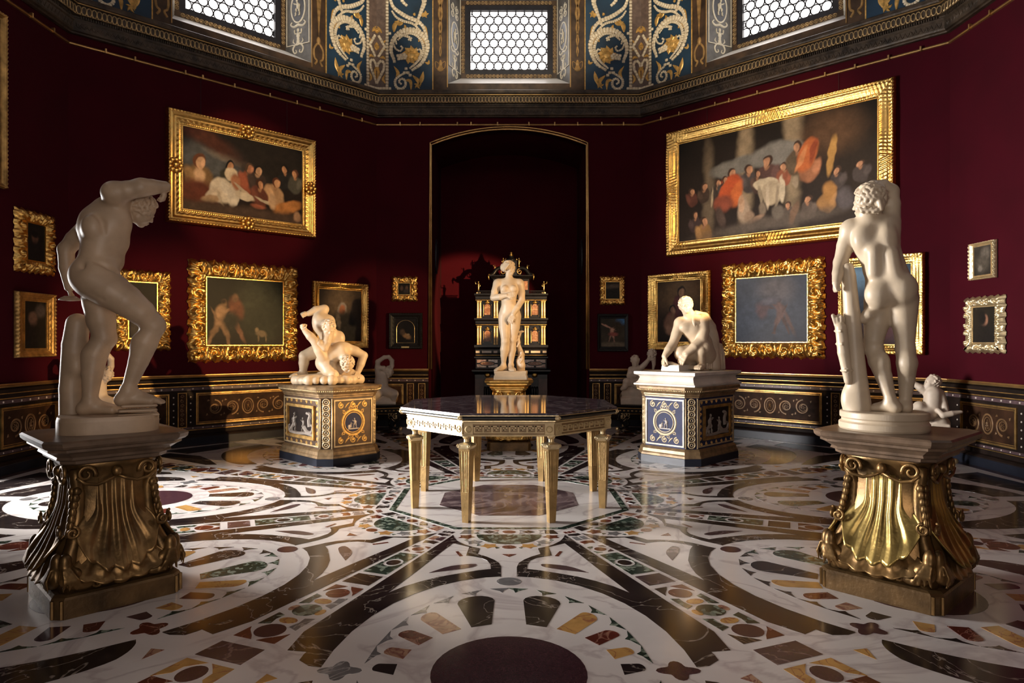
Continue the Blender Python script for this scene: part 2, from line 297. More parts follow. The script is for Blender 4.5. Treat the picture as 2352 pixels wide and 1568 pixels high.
# ---------------------------------------------------------------- sculptor: smooth unions of tapered limbs, meshed as one surface
class Sdf:
    def __init__(s, h): s.h = h; s.p = []
    def chain(s, pts, rad, k=0.02, op=1):
        rad = rad if hasattr(rad, '__len__') else [rad]*len(pts)
        s.p.append(('c', np.array(pts, float), np.array(rad, float), None, None, k, op)); return s
    def ball(s, c, r, k=0.02, op=1, rot=None):
        r = np.array(r if hasattr(r, '__len__') else (r, r, r), float); s.p.append(('e', np.array(c, float), r, rot, 0, k, op)); return s
    def box(s, c, half, rnd=0.005, k=0.005, op=1, rot=None):
        s.p.append(('b', np.array(c, float), np.array(half, float), rot, rnd, k, op)); return s
    def bounds(s, q):
        if q[0] == 'c':
            lo = (q[1]-q[2][:, None]).min(0); hi = (q[1]+q[2][:, None]).max(0)
        else:
            e = q[2] if q[3] is None else np.sqrt(((np.array(q[3])**2)@(q[2]**2))) if q[0] == 'e' else np.abs(np.array(q[3]))@q[2]
            lo, hi = q[1]-e-.01, q[1]+e+.01
        return lo, hi
    def field(s):
        B = [s.bounds(q) for q in s.p]; add = [b for b, q in zip(B, s.p) if q[6] > 0]
        lo = np.min([b[0] for b in add], 0)-3*s.h-.02; hi = np.max([b[1] for b in add], 0)+3*s.h+.02
        n = np.ceil((hi-lo)/s.h).astype(int)+1; F = np.full(n, 1.0, np.float32)
        ax = [lo[i]+s.h*np.arange(n[i]) for i in range(3)]
        for (a, b), q in zip(B, s.p):
            m = q[5]*1.2+2.5*s.h
            i0 = np.clip(np.floor((a-m-lo)/s.h).astype(int), 0, n-1); i1 = np.clip(np.ceil((b+m-lo)/s.h).astype(int)+1, 1, n)
            if (i1 <= i0).any(): continue
            sl = tuple(slice(i0[i], i1[i]) for i in range(3))
            X, Y, Z = np.meshgrid(ax[0][sl[0]], ax[1][sl[1]], ax[2][sl[2]], indexing='ij', sparse=True)
            if q[0] == 'c':
                d = None
                for i in range(max(len(q[1])-1, 1)):
                    A, B_ = q[1][i], q[1][min(i+1, len(q[1])-1)]; D = B_-A; L2 = max(D@D, 1e-9); px, py, pz = X-A[0], Y-A[1], Z-A[2]; ra, rb = q[2][i], q[2][min(i+1, len(q[1])-1)]
                    t = np.clip((px*D[0]+py*D[1]+pz*D[2])/L2, 0, 1)
                    e_ = np.sqrt((px-t*D[0])**2+(py-t*D[1])**2+(pz-t*D[2])**2)-(ra+(rb-ra)*t)
                    if d is None: d = e_
                    else: k_ = .006; d = np.minimum(d, e_)-np.maximum(k_-np.abs(d-e_), 0)**2/(4*k_)
            else:
                px, py, pz = X-q[1][0], Y-q[1][1], Z-q[1][2]
                if q[3] is not None:
                    r = np.array(q[3]).T; px, py, pz = (r[i][0]*px+r[i][1]*py+r[i][2]*pz for i in range(3))
                e = q[2]
                if q[0] == 'e':
                    k0 = np.sqrt((px/e[0])**2+(py/e[1])**2+(pz/e[2])**2); k1 = np.sqrt((px/e[0]**2)**2+(py/e[1]**2)**2+(pz/e[2]**2)**2)
                    d = k0*(k0-1)/np.maximum(k1, 1e-6)
                else:
                    gx, gy, gz = np.abs(px)-e[0]+q[4], np.abs(py)-e[1]+q[4], np.abs(pz)-e[2]+q[4]
                    d = np.sqrt(np.maximum(gx, 0)**2+np.maximum(gy, 0)**2+np.maximum(gz, 0)**2)+np.minimum(np.maximum(gx, np.maximum(gy, gz)), 0)-q[4]
            o = F[sl]; k = max(q[5]*.75, 1e-4)
            if q[6] > 0: F[sl] = np.minimum(o, d)-np.maximum(k-np.abs(o-d), 0)**2/(4*k)
            else: d = -d; F[sl] = np.maximum(o, d)+np.maximum(k-np.abs(o-d), 0)**2/(4*k)
        return F, lo
    def mesh(s, name, m):
        s.box((0, 0, -.5), (3, 3, .5), 0, .001, -1)      # nothing reaches below the thing's own base
        F, lo = s.field(); S = F < 0; n = np.array(F.shape); c = np.zeros(n-1, np.int8)
        offs = [(i, j, k) for i in (0, 1) for j in (0, 1) for k in (0, 1)]
        sub = lambda A, o: A[o[0]:n[0]-1+o[0], o[1]:n[1]-1+o[1], o[2]:n[2]-1+o[2]]
        for o in offs: c += sub(S, o)
        I = np.argwhere((c > 0) & (c < 8)); acc = np.zeros((len(I), 3)); cnt = np.zeros(len(I))
        val = {o: F[I[:, 0]+o[0], I[:, 1]+o[1], I[:, 2]+o[2]] for o in offs}
        for a in offs:
            for d in range(3):
                if a[d] == 0:
                    b = tuple(a[i]+(i == d) for i in range(3)); va, vb = val[a], val[b]; mk = (va < 0) != (vb < 0)
                    t = np.where(mk, va/np.where(mk, va-vb, 1), 0)
                    p = np.array(a)[None, :]+t[:, None]*np.eye(3)[d][None, :]
                    acc += p*mk[:, None]; cnt += mk
        V = lo+s.h*(I+acc/cnt[:, None]); ci = np.full(n-1, -1, np.int32); ci[I[:, 0], I[:, 1], I[:, 2]] = np.arange(len(I)); Q = []
        for d in range(3):
            e, g = [(1, 2), (2, 0), (0, 1)][d]
            s0 = [slice(1, n[i]-1) for i in range(3)]; s0[d] = slice(0, n[d]-1); s1 = list(s0); s1[d] = slice(1, n[d])
            a, b = S[tuple(s0)], S[tuple(s1)]; E = np.argwhere(a != b); flip = ~a[E[:, 0], E[:, 1], E[:, 2]]
            E = E+np.array([0 if i == d else 1 for i in range(3)]); ue, ug = np.eye(3, dtype=int)[e], np.eye(3, dtype=int)[g]
            q = np.stack([ci[tuple((E-ue*x-ug*y).T)] for x, y in ((1, 1), (0, 1), (0, 0), (1, 0))], -1)
            q[flip] = q[flip][:, ::-1]; Q.append(q)
        Q = np.concatenate(Q); return np_mesh(name, V, Q[(Q >= 0).all(1)], m)

CAMP = np.array((0, -6.35, 1.45))
class Pose:
    # turns measurements of a figure (read in the photograph's detail views) into points round the figure's own place in the room
    def __init__(s, loc, x0, y0, sc):
        s.loc = np.array(loc, float); s.x0, s.y0, s.sc = x0, y0, sc
        v = s.loc-CAMP; v[2] = 0; s.dist = np.linalg.norm(v); s.n = v/s.dist; s.d = s.loc[1]+6.35
        s.u = sc*s.d/1568; s.right = np.array((s.n[1], -s.n[0], 0))
    def __call__(s, x, y, dep=0.0):
        r = np.array(((s.x0+x*s.sc-1169)/1568, 1, -(s.y0+y*s.sc-787)/1568)); t = (s.dist+dep)/(r@s.n); return CAMP+t*r-s.loc
    def vec(s, x, z, dep): return s.right*x+np.array((0, 0, 1))*z+s.n*dep   # direction: right, up, away
def unit(v): v = np.array(v, float); return v/np.linalg.norm(v)
def head(S, c, r, f, up, curls=60, seed=1, hair=0.10, beard=False, bun=None, female=False):
    # r: half the head's height; f: facing, up: crown direction
    f = unit(f); up = unit(np.array(up)-f*np.dot(up, f)); sd = np.cross(f, up); c = np.array(c, float)
    Rm = np.stack([sd, f, up], 1); P = lambda x, y, z: c+r*(x*sd+y*f+z*up)
    S.ball(P(0, -.12, .22), (r*.70, r*.82, r*.74), .01, 1, Rm)
    S.ball(P(0, .14, -.28), (r*.56, r*.60, r*.66), r*.25, 1, Rm)
    S.ball(P(0, .50, -.74), r*.20, r*.22)                      # chin
    S.chain([P(.42, .02, -.52), P(0, .42, -.74), P(-.42, .02, -.52)], [r*.16, r*.16, r*.16], r*.15)
    for k in (-1, 1):
        S.ball(P(k*.27, .70, -.02), (r*.17, r*.13, r*.10), r*.10, -1, Rm)
        S.ball(P(k*.26, .60, -.03), r*.12, r*.04)
        S.chain([P(k*.10, .72, .11), P(k*.44, .56, .10)], [r*.07, r*.06], r*.08)
        S.ball(P(k*.34, .46, -.32), r*.20, r*.2)
        S.ball(P(k*.66, -.02, -.08), (r*.07, r*.15, r*.22), r*.03, 1, Rm)
    S.chain([P(0, .68, .06), P(0, .83, -.21)], [r*.07, r*.10], r*.07)
    S.chain([P(-.11, .74, -.26), P(.11, .74, -.26)], [r*.06, r*.06], r*.05)
    S.chain([P(-.16, .66, -.47), P(0, .76, -.46), P(.16, .66, -.47)], [r*.05, r*.065, r*.05], r*.03)
    S.chain([P(-.13, .66, -.57), P(0, .73, -.57), P(.13, .66, -.57)], [r*.05, r*.065, r*.05], r*.03)
    S.chain([P(-.2, .78, -.52), P(.2, .78, -.52)], r*.018, r*.02, -1)
    g = random.Random(seed)
    for i in range(curls):
        z = 1-2*(i+.5)/curls; a = i*2.39996; q = math.sqrt(1-z*z); x, y = q*math.cos(a), q*math.sin(a)
        if y > .62-.75*max(z, 0) and z < .62: continue
        if z < -.62 and y > -.1: continue
        # a short curved lock lying on the skull
        n_ = np.array((x, y, z)); t_ = unit(np.cross(n_, (.3*math.sin(i), 1, .25*math.cos(i*1.7)))); s_ = np.cross(n_, t_); sw = 1 if g.random() > .5 else -1
        Q = [n_+t_*(q*.24)+s_*sw*(.10*math.sin(2.2*q)) for q in (-1, -.33, .33, 1)]
        S.chain([P(.75*q[0], -.12+.86*q[1], .22+.80*q[2]+.0) for q in Q], [r*.05, r*(.095+.03*g.random()), r*.10, r*.055], r*.02)
    if beard:
        for i in range(14): a = i/13*PI; S.ball(P(.5*math.cos(a), .35+.2*math.sin(a), -.62-.22*math.sin(a)+.05*(i % 2)), r*.13, r*.08)
    if bun: S.ball(P(*bun), (r*.30, r*.30, r*.28), r*.1)
    return P
def hand(S, w, d, nrm, size=0.17, curl=0.5, thumb=1, spread=0.0, thick=1.0):
    # w wrist, d towards the fingers, nrm out of the back of the hand
    d = unit(d); nrm = unit(np.array(nrm)-d*np.dot(nrm, d)); sd = np.cross(d, nrm); w = np.array(w, float); L = size
    for k in (-1, -.33, .33, 1): S.chain([w+sd*k*L*.10, w+d*L*.46+sd*k*L*.19], [L*.085*thick, L*.075*thick], L*.06)
    for i, (k, fl) in enumerate(((-1, .40), (-.34, .50), (.34, .47), (1, .36))):
        p = w+d*L*.46+sd*k*L*.20; pts = [p]; ang = curl*.35
        for j, sgl in enumerate((.45, .32, .26)):
            v = d*math.cos(ang)-nrm*math.sin(ang)+sd*k*spread*.3; p = p+unit(v)*fl*L*sgl; pts.append(p); ang += curl*(.95 if j == 0 else .75)
        S.chain(pts, [L*.066*thick, L*.060*thick, L*.055*thick, L*.044*thick], L*.018)
    b = w+d*L*.12-sd*thumb*-1*L*.12; t1 = b+d*L*.18+sd*thumb*L*.16-nrm*L*.05; t2 = t1+d*L*.18+sd*thumb*L*.05-nrm*L*.06*(1+curl); t3 = t2+d*L*.13-nrm*L*.05*(1+curl)
    S.chain([b, t1, t2, t3], [L*.075*thick, L*.075*thick, L*.065*thick, L*.05*thick], L*.05)
def fist(S, w, d, nrm, size=.14):
    d = unit(d); nrm = unit(np.array(nrm)-d*np.dot(nrm, d)); sd = np.cross(d, nrm); w = np.array(w, float); L = size; c = w+d*L*.32
    S.chain([w, c], [L*.19, L*.27], L*.08)
    for k in (-1.1, -.38, .34, 1.05):
        p = c+d*L*.18+sd*k*L*.15+nrm*L*.10; S.chain([p, p+d*L*.16-nrm*L*.10, p+d*L*.08-nrm*L*.30, p-d*L*.12-nrm*L*.30], [L*.10, L*.10, L*.09, L*.08], L*.012)
    S.chain([c+sd*L*.28, c+sd*L*.24+d*L*.16-nrm*L*.26, c+d*L*.22-nrm*L*.34], [L*.11, L*.09, L*.08], L*.02)
def foot(S, ankle, toe_dir, size=0.24, ground=None, r=0.04):
    d = unit((toe_dir[0], toe_dir[1], toe_dir[2] if len(toe_dir) > 2 else 0)); sd = np.cross(d, (0, 0, 1)); a = np.array(ankle, float); g = a[2]-.07 if ground is None else ground
    heel = a-d*size*.16; heel = np.array((heel[0], heel[1], g+r*.85)); ball = a+d*size*.55; ball = np.array((ball[0], ball[1], g+r*.62))
    S.chain([a, heel], [r*.95, r*.85], .03); S.chain([a+np.array((0, 0, -.01)), ball], [r*.98, r*.62], .03); S.chain([heel, ball], [r*.8, r*.62], .03)
    for k in (-1, 0, 1): S.chain([heel+d*size*.3+sd*k*r*.3, ball+sd*k*r*.75], [r*.6, r*.58], .015)
    for i, k in enumerate((-1.15, -.55, 0, .5, .95)):
        L = size*(.30, .31, .29, .26, .22)[i]; q = ball+sd*k*r*.75; tip = q+d*L; tip[2] = g+r*.32
        S.chain([q, q+d*L*.6+np.array((0, 0, -.002)), tip], [r*.42, r*.34, r*.26], .006)

def oval_plinth(name, pts, z0, z1, parent, m, steps=((0, 0), (1, 1))):
    b = MB(); b.loft([[(x*(1+o), y*(1+o), z0+(z1-z0)*t) for x, y in pts] for o, t in steps]); return b.build(name, m, parent, False)

Z93 = 0.935
# ---- left foreground statue: youth bending forward, one arm over his head, foot on a clapper block
def left_faun():
    loc = (-2.36, -2.36, Z93); P = Pose(loc, 100, 390, 360/896); u = P.u*.93; C = lambda *a: [x*u for x in a]
    t = thing('marble_statue', 'marble statue of a youth bent forward with one arm over his head, far left', 'statue', loc, 0, 'marble statues on pedestals')
    S = Sdf(.0055)
    S.chain([P(285, 615), P(312, 500), P(345, 380)], C(112, 104, 118), .05)
    S.ball(P(335, 335, .02), C(140, 120, 140), .05); S.ball(P(410, 300, -.03), C(92, 92, 100), .06)
    S.chain([P(365, 230, .03), P(430, 180, -.04)], C(85, 72), .06)
    S.chain([P(300, 290, .06), P(262, 350, .10)], C(84, 62), .05)
    S.ball(P(430, 420, -.01), C(48, 70, 62), .06); S.ball(P(395, 520, 0), C(58, 80, 70), .06)
    S.ball(P(235, 600, -.02), C(82, 95, 92), .05); S.ball(P(330, 585, -.05), C(95, 90, 85), .05)
    S.chain([P(430, 205, .02), P(520, 215, .03)], C(66, 60), .05)
    H = head(S, P(562, 232, .0), 98*u, P.vec(.80, -.55, .12), P.vec(.45, .85, -.10), 90, 3)
    # near arm across the head
    S.ball(P(405, 130, -.09), C(74, 66, 66), .05)
    S.chain([P(405, 132, -.09), P(480, 118, -.12), P(560, 100, -.14)], C(66, 58, 52), .03)
    S.chain([P(560, 100, -.14), P(620, 98, -.12), P(692, 98, -.08)], C(54, 48, 36), .03)
    hand(S, P(688, 100, -.08), P.vec(.05, -1, .1), P.vec(1, .1, -.2), 112*u, .9, -1, 0, 1.5)
    # far arm swung back, holding a cymbal
    S.chain([P(250, 340, .12), P(180, 400, .16), P(128, 455, .18)], C(64, 56, 44), .03)
    S.chain([P(128, 455, .18), P(135, 560, .18), P(148, 672, .17)], C(46, 46, 28), .02)
    hand(S, P(148, 672, .17), P.vec(.05, -1, 0), P.vec(-1, 0, 0), 95*u, .8, 1, 0, 1.2)
    # near leg
    S.chain([P(290, 630, -.05), P(385, 690, -.08), P(470, 745, -.10), P(560, 815, -.10), P(632, 885, -.09)], C(118, 108, 96, 80, 62), .04)
    S.ball(P(652, 890, -.10), C(44, 42, 50), .03)
    S.chain([P(632, 895, -.09), P(582, 985, -.07), P(545, 1090, -.06), P(488, 1240, -.05)], C(60, 72, 58, 38), .03)
    S.ball(P(560, 1010, -.045), C(58, 60, 82), .04)
    z0 = P(410, 1400)[2]; zb = P(520, 1342)[2]
    foot(S, P(485, 1262, -.05), P.vec(1, 0, -.08), 225*u, zb, 46*u)
    # standing leg
    S.chain([P(305, 660, .08), P(318, 760, .08), P(330, 860, .08), P(350, 955, .08)], C(100, 92, 82, 66), .04)
    S.chain([P(345, 965, .08), P(292, 1060, .085), P(278, 1160, .08), P(266, 1305, .07)], C(64, 72, 60, 42), .03)
    S.ball(P(282, 1085, .11), C(58, 60, 90), .04); S.ball(P(372, 965, .07), C(42, 42, 48), .03)
    foot(S, P(268, 1330, .07), P.vec(1, 0, -.15), 225*u, z0, 46*u)
    # furrows of the back, buttock fold and ribs
    S.chain([P(205, 400, -.10), P(208, 480, -.115), P(225, 560, -.115)], C(12, 14, 10), .035, -1)
    S.chain([P(250, 715, -.155), P(330, 745, -.165)], C(10, 8), .03, -1)
    S.chain([P(250, 470, -.115), P(300, 520, -.125), P(370, 560, -.125), P(420, 590, -.10)], C(8, 10, 9, 6), .03, -1)
    S.ball(P(270, 320, -.085), C(52, 40, 62), .05); S.chain([P(300, 250, -.10), P(335, 300, -.115), P(345, 360, -.12)], C(8, 9, 6), .03, -1)
    put('figure', S.mesh('figure', 'statue_dark'), t)
    K = Sdf(.008); K.chain([P(165, 1445, .17), P(158, 1250, .17), P(180, 1000, .17), P(195, 880, .17)], C(72, 66, 72, 66), .03)
    K.ball(P(190, 1120, .12), C(40, 40, 60), .05); put('tree_stump', K.mesh('tree_stump', 'statue_dark'), t)
    c = P(152, 735, .17); b = MB(); b.lathe([(.01, .012), (.030, .014), (.058, -.004), (.060, -.010), (.02, -.014), (.005, -.016)], 20, tuple(c)); tag(b.build('cymbal', 'statue_dark', t, True), 'small round cymbal in the hand held back')
    B = Sdf(.007)
    for x0, x1, ya, yb in ((440, 650, 1335, 1358), (425, 650, 1362, 1384), (420, 660, 1386, 1412)):
        a, d = P(x0, yb, -.06), P(x1, ya, -.06); m = (a+d)/2; q = (d-a)[0]/2
        B.box(m, (abs(q)/.86, 55*u, abs(d[2]-a[2])/2+.002), .008, .012, 1, np.stack([P.right, P.n, (0, 0, 1)], 1))
    put('clapper_block', B.mesh('clapper_block', 'statue_dark'), t)
    n = 108; pts = []
    for i in range(n):
        a = 2*PI*i/n; x = .262*math.copysign(abs(math.cos(a))**.6, math.cos(a)); y = .21*math.copysign(abs(math.sin(a))**.7, math.sin(a))
        q = P.right*(x+.02)+P.n*(y+.03); pts.append((q[0], q[1]))
    oval_plinth('plinth', pts, 0.0, z0+.004, t, 'statue_dark', ((.0, 0), (.0, .75), (-.015, .9), (-.03, 1)))
# ---- right foreground statue seen from behind, arm over his head, leaning on a trunk with a quiver
def right_youth():
    loc = (2.30, -2.30, Z93); P = Pose(loc, 1850, 390, 380/961); u = P.u*.93; C = lambda *a: [x*u for x in a]
    t = thing('marble_statue', 'pale marble statue of a youth seen from behind, leaning on a tree trunk', 'statue', loc, 0, 'marble statues on pedestals')
    S = Sdf(.0055)
    S.ball(P(492, 700, .02), C(142, 120, 110), .05); S.chain([P(487, 660, .02), P(456, 565, .02), P(430, 460, .02)], C(126, 120, 116), .05)
    S.ball(P(400, 420, .02), C(130, 100, 140), .05); S.chain([P(290, 345, .02), P(370, 330, .02), P(465, 330, .02)], C(68, 84, 78), .06)
    S.chain([P(380, 320, .02), P(372, 265, 0)], C(62, 56), .05)
    S.ball(P(426, 722, -.055), C(82, 76, 92), .04); S.ball(P(566, 690, -.045), C(84, 80, 98), .04)
    S.chain([P(500, 660, -.14), P(508, 770, -.15)], C(12, 14), .03, -1)
    S.chain([P(440, 350, -.115), P(455, 470, -.105), P(480, 590, -.125)], C(12, 13, 12), .05, -1)
    S.ball(P(335, 400, -.055), C(58, 44, 70), .06); S.ball(P(478, 395, -.055), C(48, 42, 75), .06); S.chain([P(395, 600, -.075), P(398, 480, -.085)], C(36, 40), .05); S.chain([P(520, 610, -.075), P(500, 490, -.08)], C(36, 38), .05)
    H = head(S, P(365, 185, -.01), 108*u, P.vec(-.93, -.12, .28), P.vec(-.05, 1, 0), 110, 9)
    for i in range(6): S.chain([P(318+i*17, 222+(i%2)*8, -.085), P(330+i*17, 240-(i%2)*8, -.088), P(340+i*17, 252, -.07)], C(9, 11, 6), .010)
    S.ball(P(425, 215, -.04), C(34, 30, 40), .03); [S.chain([P(405+7*i, 165+14*i, -.075), P(432+3*i, 185+14*i, -.085), P(430-4*i, 212+10*i, -.08)], C(9, 12, 7), .008) for i in range(4)]
    # right arm up, bent over the head
    S.chain([P(475, 400, .03), P(500, 300, .05), P(502, 200, .06), P(495, 130, .06)], C(68, 52, 50, 46), .04)
    S.chain([P(495, 125, .06), P(450, 95, .03), P(395, 92, 0)], C(46, 42, 34), .03)
    hand(S, P(398, 92, 0), P.vec(-.75, -.5, -.3), P.vec(-.2, .8, -.5), 140*u, .5, 1, 0, 1.5)
    # left arm down on the trunk
    S.ball(P(262, 345, .02), C(60, 58, 62), .04); S.chain([P(258, 350, .02), P(232, 440, .02), P(205, 535, 0)], C(56, 52, 42), .03)
    S.chain([P(205, 540, 0), P(190, 600, -.05), P(180, 655, -.09)], C(44, 36, 26), .02)
    fist(S, P(181, 655, -.09), P.vec(-.05, -.95, -.1), P.vec(-.8, 0, -.6), 80*u)
    # legs
    z0 = P(480, 1405)[2]
    S.chain([P(430, 760, .03), P(415, 880, .04), P(398, 985, .04), P(394, 1030, .05)], C(90, 76, 58, 54), .03)
    S.chain([P(396, 1035, .05), P(425, 1110, .02), P(455, 1200, -.01), P(492, 1325, -.04)], C(52, 60, 48, 33), .03)
    S.ball(P(440, 1120, -.01), C(48, 48, 72), .03); foot(S, P(498, 1350, -.04), P.vec(-1, 0, .35), 165*u, z0, 38*u)
    S.chain([P(565, 750, .02), P(572, 880, .03), P(578, 985, .03), P(580, 1040, .03)], C(92, 72, 56, 54), .03)
    S.chain([P(580, 1040, .03), P(590, 1120, .02), P(588, 1220, .02), P(580, 1335, .02)], C(52, 60, 46, 34), .03)
    S.ball(P(592, 1120, -.01), C(48, 50, 75), .03); foot(S, P(578, 1360, .02), P.vec(-.2, 0, 1), 165*u, z0, 38*u)
    S.chain([P(400, 800, -.02), P(368, 835, -.03), P(340, 862, -.02)], C(36, 36, 34), .025)   # marble strut to the trunk
    put('figure', S.mesh('figure', 'statue'), t)
    K = Sdf(.008); K.chain([P(312, 1440, -.02), P(300, 1240, -.02), P(288, 1050, -.02), P(270, 830, -.03), P(252, 620, -.03), P(246, 572, -.03)], C(84, 64, 52, 48, 42, 38), .03)
    K.ball(P(250, 1330, -.03), C(44, 40, 80), .05); put('tree_trunk', K.mesh('tree_trunk', 'statue'), t)
    Qv = Sdf(.006); Qv.chain([P(206, 915, -.08), P(222, 1060, -.08), P(250, 1225, -.07)], C(34, 36, 26), .01)
    for x, y in ((205, 935), (213, 1010), (240, 1165)): Qv.chain([P(x-34, y, -.08), P(x, y, -.12), P(x+34, y, -.08)], C(7, 7, 7), .005)
    for i in range(6): Qv.chain([P(200+(i-2.5)*7, 925, -.08+.012*(i % 2)), P(190+(i-2.5)*12, 845+(i % 3)*8, -.08+.02*(i % 2))], C(9, 12), .005)
    put('quiver', Qv.mesh('quiver', 'statue'), t)
    c = P(455, 1440); pts = [(c[0]+.238*math.cos(2*PI*i/112), c[1]+.238*math.sin(2*PI*i/112)) for i in range(112)]
    oval_plinth('plinth', pts, 0.0, z0+.004, t, 'statue', ((.0, 0), (.02, .1), (.02, .38), (-.03, .48), (-.03, .6), (.0, .68), (.0, .95), (-.02, 1)))
# ---- standing female nude with a dolphin support
def venus():
    loc = (0.0, 3.08, .951); P = Pose(loc, 1040, 560, 270/1114); u = P.u*.96; C = lambda *a: [x*u for x in a]
    t = thing('marble_statue', 'marble statue of a standing woman covering herself with her hands, before the cabinet', 'statue', loc, 0, 'marble statues on pedestals')
    S = Sdf(.005)
    S.ball(P(541, 655, .0), C(102, 78, 95), .05); S.chain([P(540, 620), P(532, 540), P(533, 450)], C(84, 74, 80), .05)
    S.ball(P(535, 420, .01), C(92, 68, 88), .05); S.chain([P(447, 366, .02), P(535, 356, .01), P(620, 366, .02)], C(37, 42, 37), .05)
    for x in (492, 578): S.ball(P(x, 425, -.085), C(37, 30, 36), .02)
    S.ball(P(536, 585, -.06), C(62, 44, 52), .04)
    S.chain([P(534, 345, .01), P(533, 285, 0)], C(38, 33), .035)
    head(S, P(540, 232, 0), 70*u, P.vec(.75, -.08, -.72), P.vec(.02, 1, .05), 90, 5, bun=(0, -.98, .12))
    S.ball(P(522, 172, 0), C(40, 36, 20), .02); S.ball(P(486, 222, .04), C(38, 40, 44), .02); [S.chain([P(500+i*9, 180+i*3, -.05-.012*i), P(478+i*5, 205+i*8, -.04-.012*i), P(476+i*3, 240+i*3, -.02-.01*i)], C(8, 11, 8), .006) for i in range(5)]
    S.ball(P(425, 375, .01), C(42, 40, 46), .04); S.chain([P(422, 380, .01), P(400, 450, -.01), P(386, 508, -.02)], C(40, 37, 31), .03)
    S.chain([P(386, 510, -.02), P(450, 500, -.09), P(512, 488, -.14)], C(32, 30, 19), .02)
    hand(S, P(508, 488, -.14), P.vec(.93, .15, -.25), P.vec(.1, .4, -1), 108*u, .35, 1, .2, 1.15)
    S.ball(P(638, 378, .01), C(40, 40, 46), .04); S.chain([P(640, 385, .01), P(652, 460, 0), P(654, 530, -.02)], C(39, 36, 31), .03)
    S.chain([P(654, 532, -.02), P(612, 605, -.09), P(574, 668, -.14)], C(32, 29, 19), .02)
    hand(S, P(576, 664, -.14), P.vec(-.42, -.9, .0), P.vec(-.1, .1, -1), 108*u, .30, -1, .2, 1.15)
    z0 = P(500, 1203)[2]
    S.chain([P(492, 690, 0), P(490, 790, -.02), P(494, 880, -.045), P(495, 925, -.05)], C(64, 56, 42, 38), .035)
    S.chain([P(495, 930, -.05), P(488, 1000, -.03), P(484, 1060, -.01), P(482, 1128, 0)], C(36, 40, 33, 22), .03)
    S.ball(P(495, 922, -.075), C(28, 20, 28), .02); foot(S, P(480, 1150, 0), P.vec(-.65, 0, -.75), 145*u, z0, 27*u)
    S.chain([P(588, 690, 0), P(582, 790, 0), P(570, 880, -.01), P(566, 910, -.01)], C(64, 56, 42, 38), .035)
    S.chain([P(566, 915, -.01), P(562, 1000, .01), P(556, 1060, .01), P(552, 1130, .01)], C(36, 41, 33, 23), .03)
    S.ball(P(566, 908, -.045), C(26, 20, 28), .02); foot(S, P(552, 1150, .01), P.vec(.15, 0, -1), 145*u, z0, 28*u)
    put('figure', S.mesh('figure', 'statue_warm'), t)
    K = Sdf(.006); K.chain([P(648, 1195, .05), P(640, 1110, .05), P(652, 1050, .05), P(622, 960, .07), P(618, 900, .07), P(640, 842, .06)], C(40, 42, 30, 22, 18, 14), .02)
    for dx, dy in ((-14, 0), (14, -4)): K.ball(P(640+dx, 834+dy, .05), C(24, 14, 12), .01)
    K.ball(P(656, 1150, .02), C(34, 34, 46), .02)
    for x, y in ((622, 880), (652, 1030)):      # two little riders
        K.ball(P(x, y, .0), 17*u, .01); K.chain([P(x, y+22, .0), P(x+2, y+52, .0)], C(17, 19), .015); K.chain([P(x+8, y+60, -.01), P(x-12, y+92, -.02)], C(13, 9), .01); K.chain([P(x-6, y+24, -.02), P(x-26, y+48, -.03)], C(9, 7), .01)
    put('dolphin_support', K.mesh('dolphin_support', 'statue_warm'), t)
    c = P(550, 1240); b = MB(); b.polyloft([(0, 0), (0, .35*z0), (-.012, .5*z0), (-.004, .9*z0), (-.008, z0+.004)], lambda o: [(x+c[0], y+.02) for x, y in [(.215+o, -.15-o), (.235+o, -.1), (.235+o, .15+o), (-.235-o, .15+o), (-.235-o, -.1), (-.215-o, -.15-o)]])
    b.build('plinth', 'statue_warm', t)
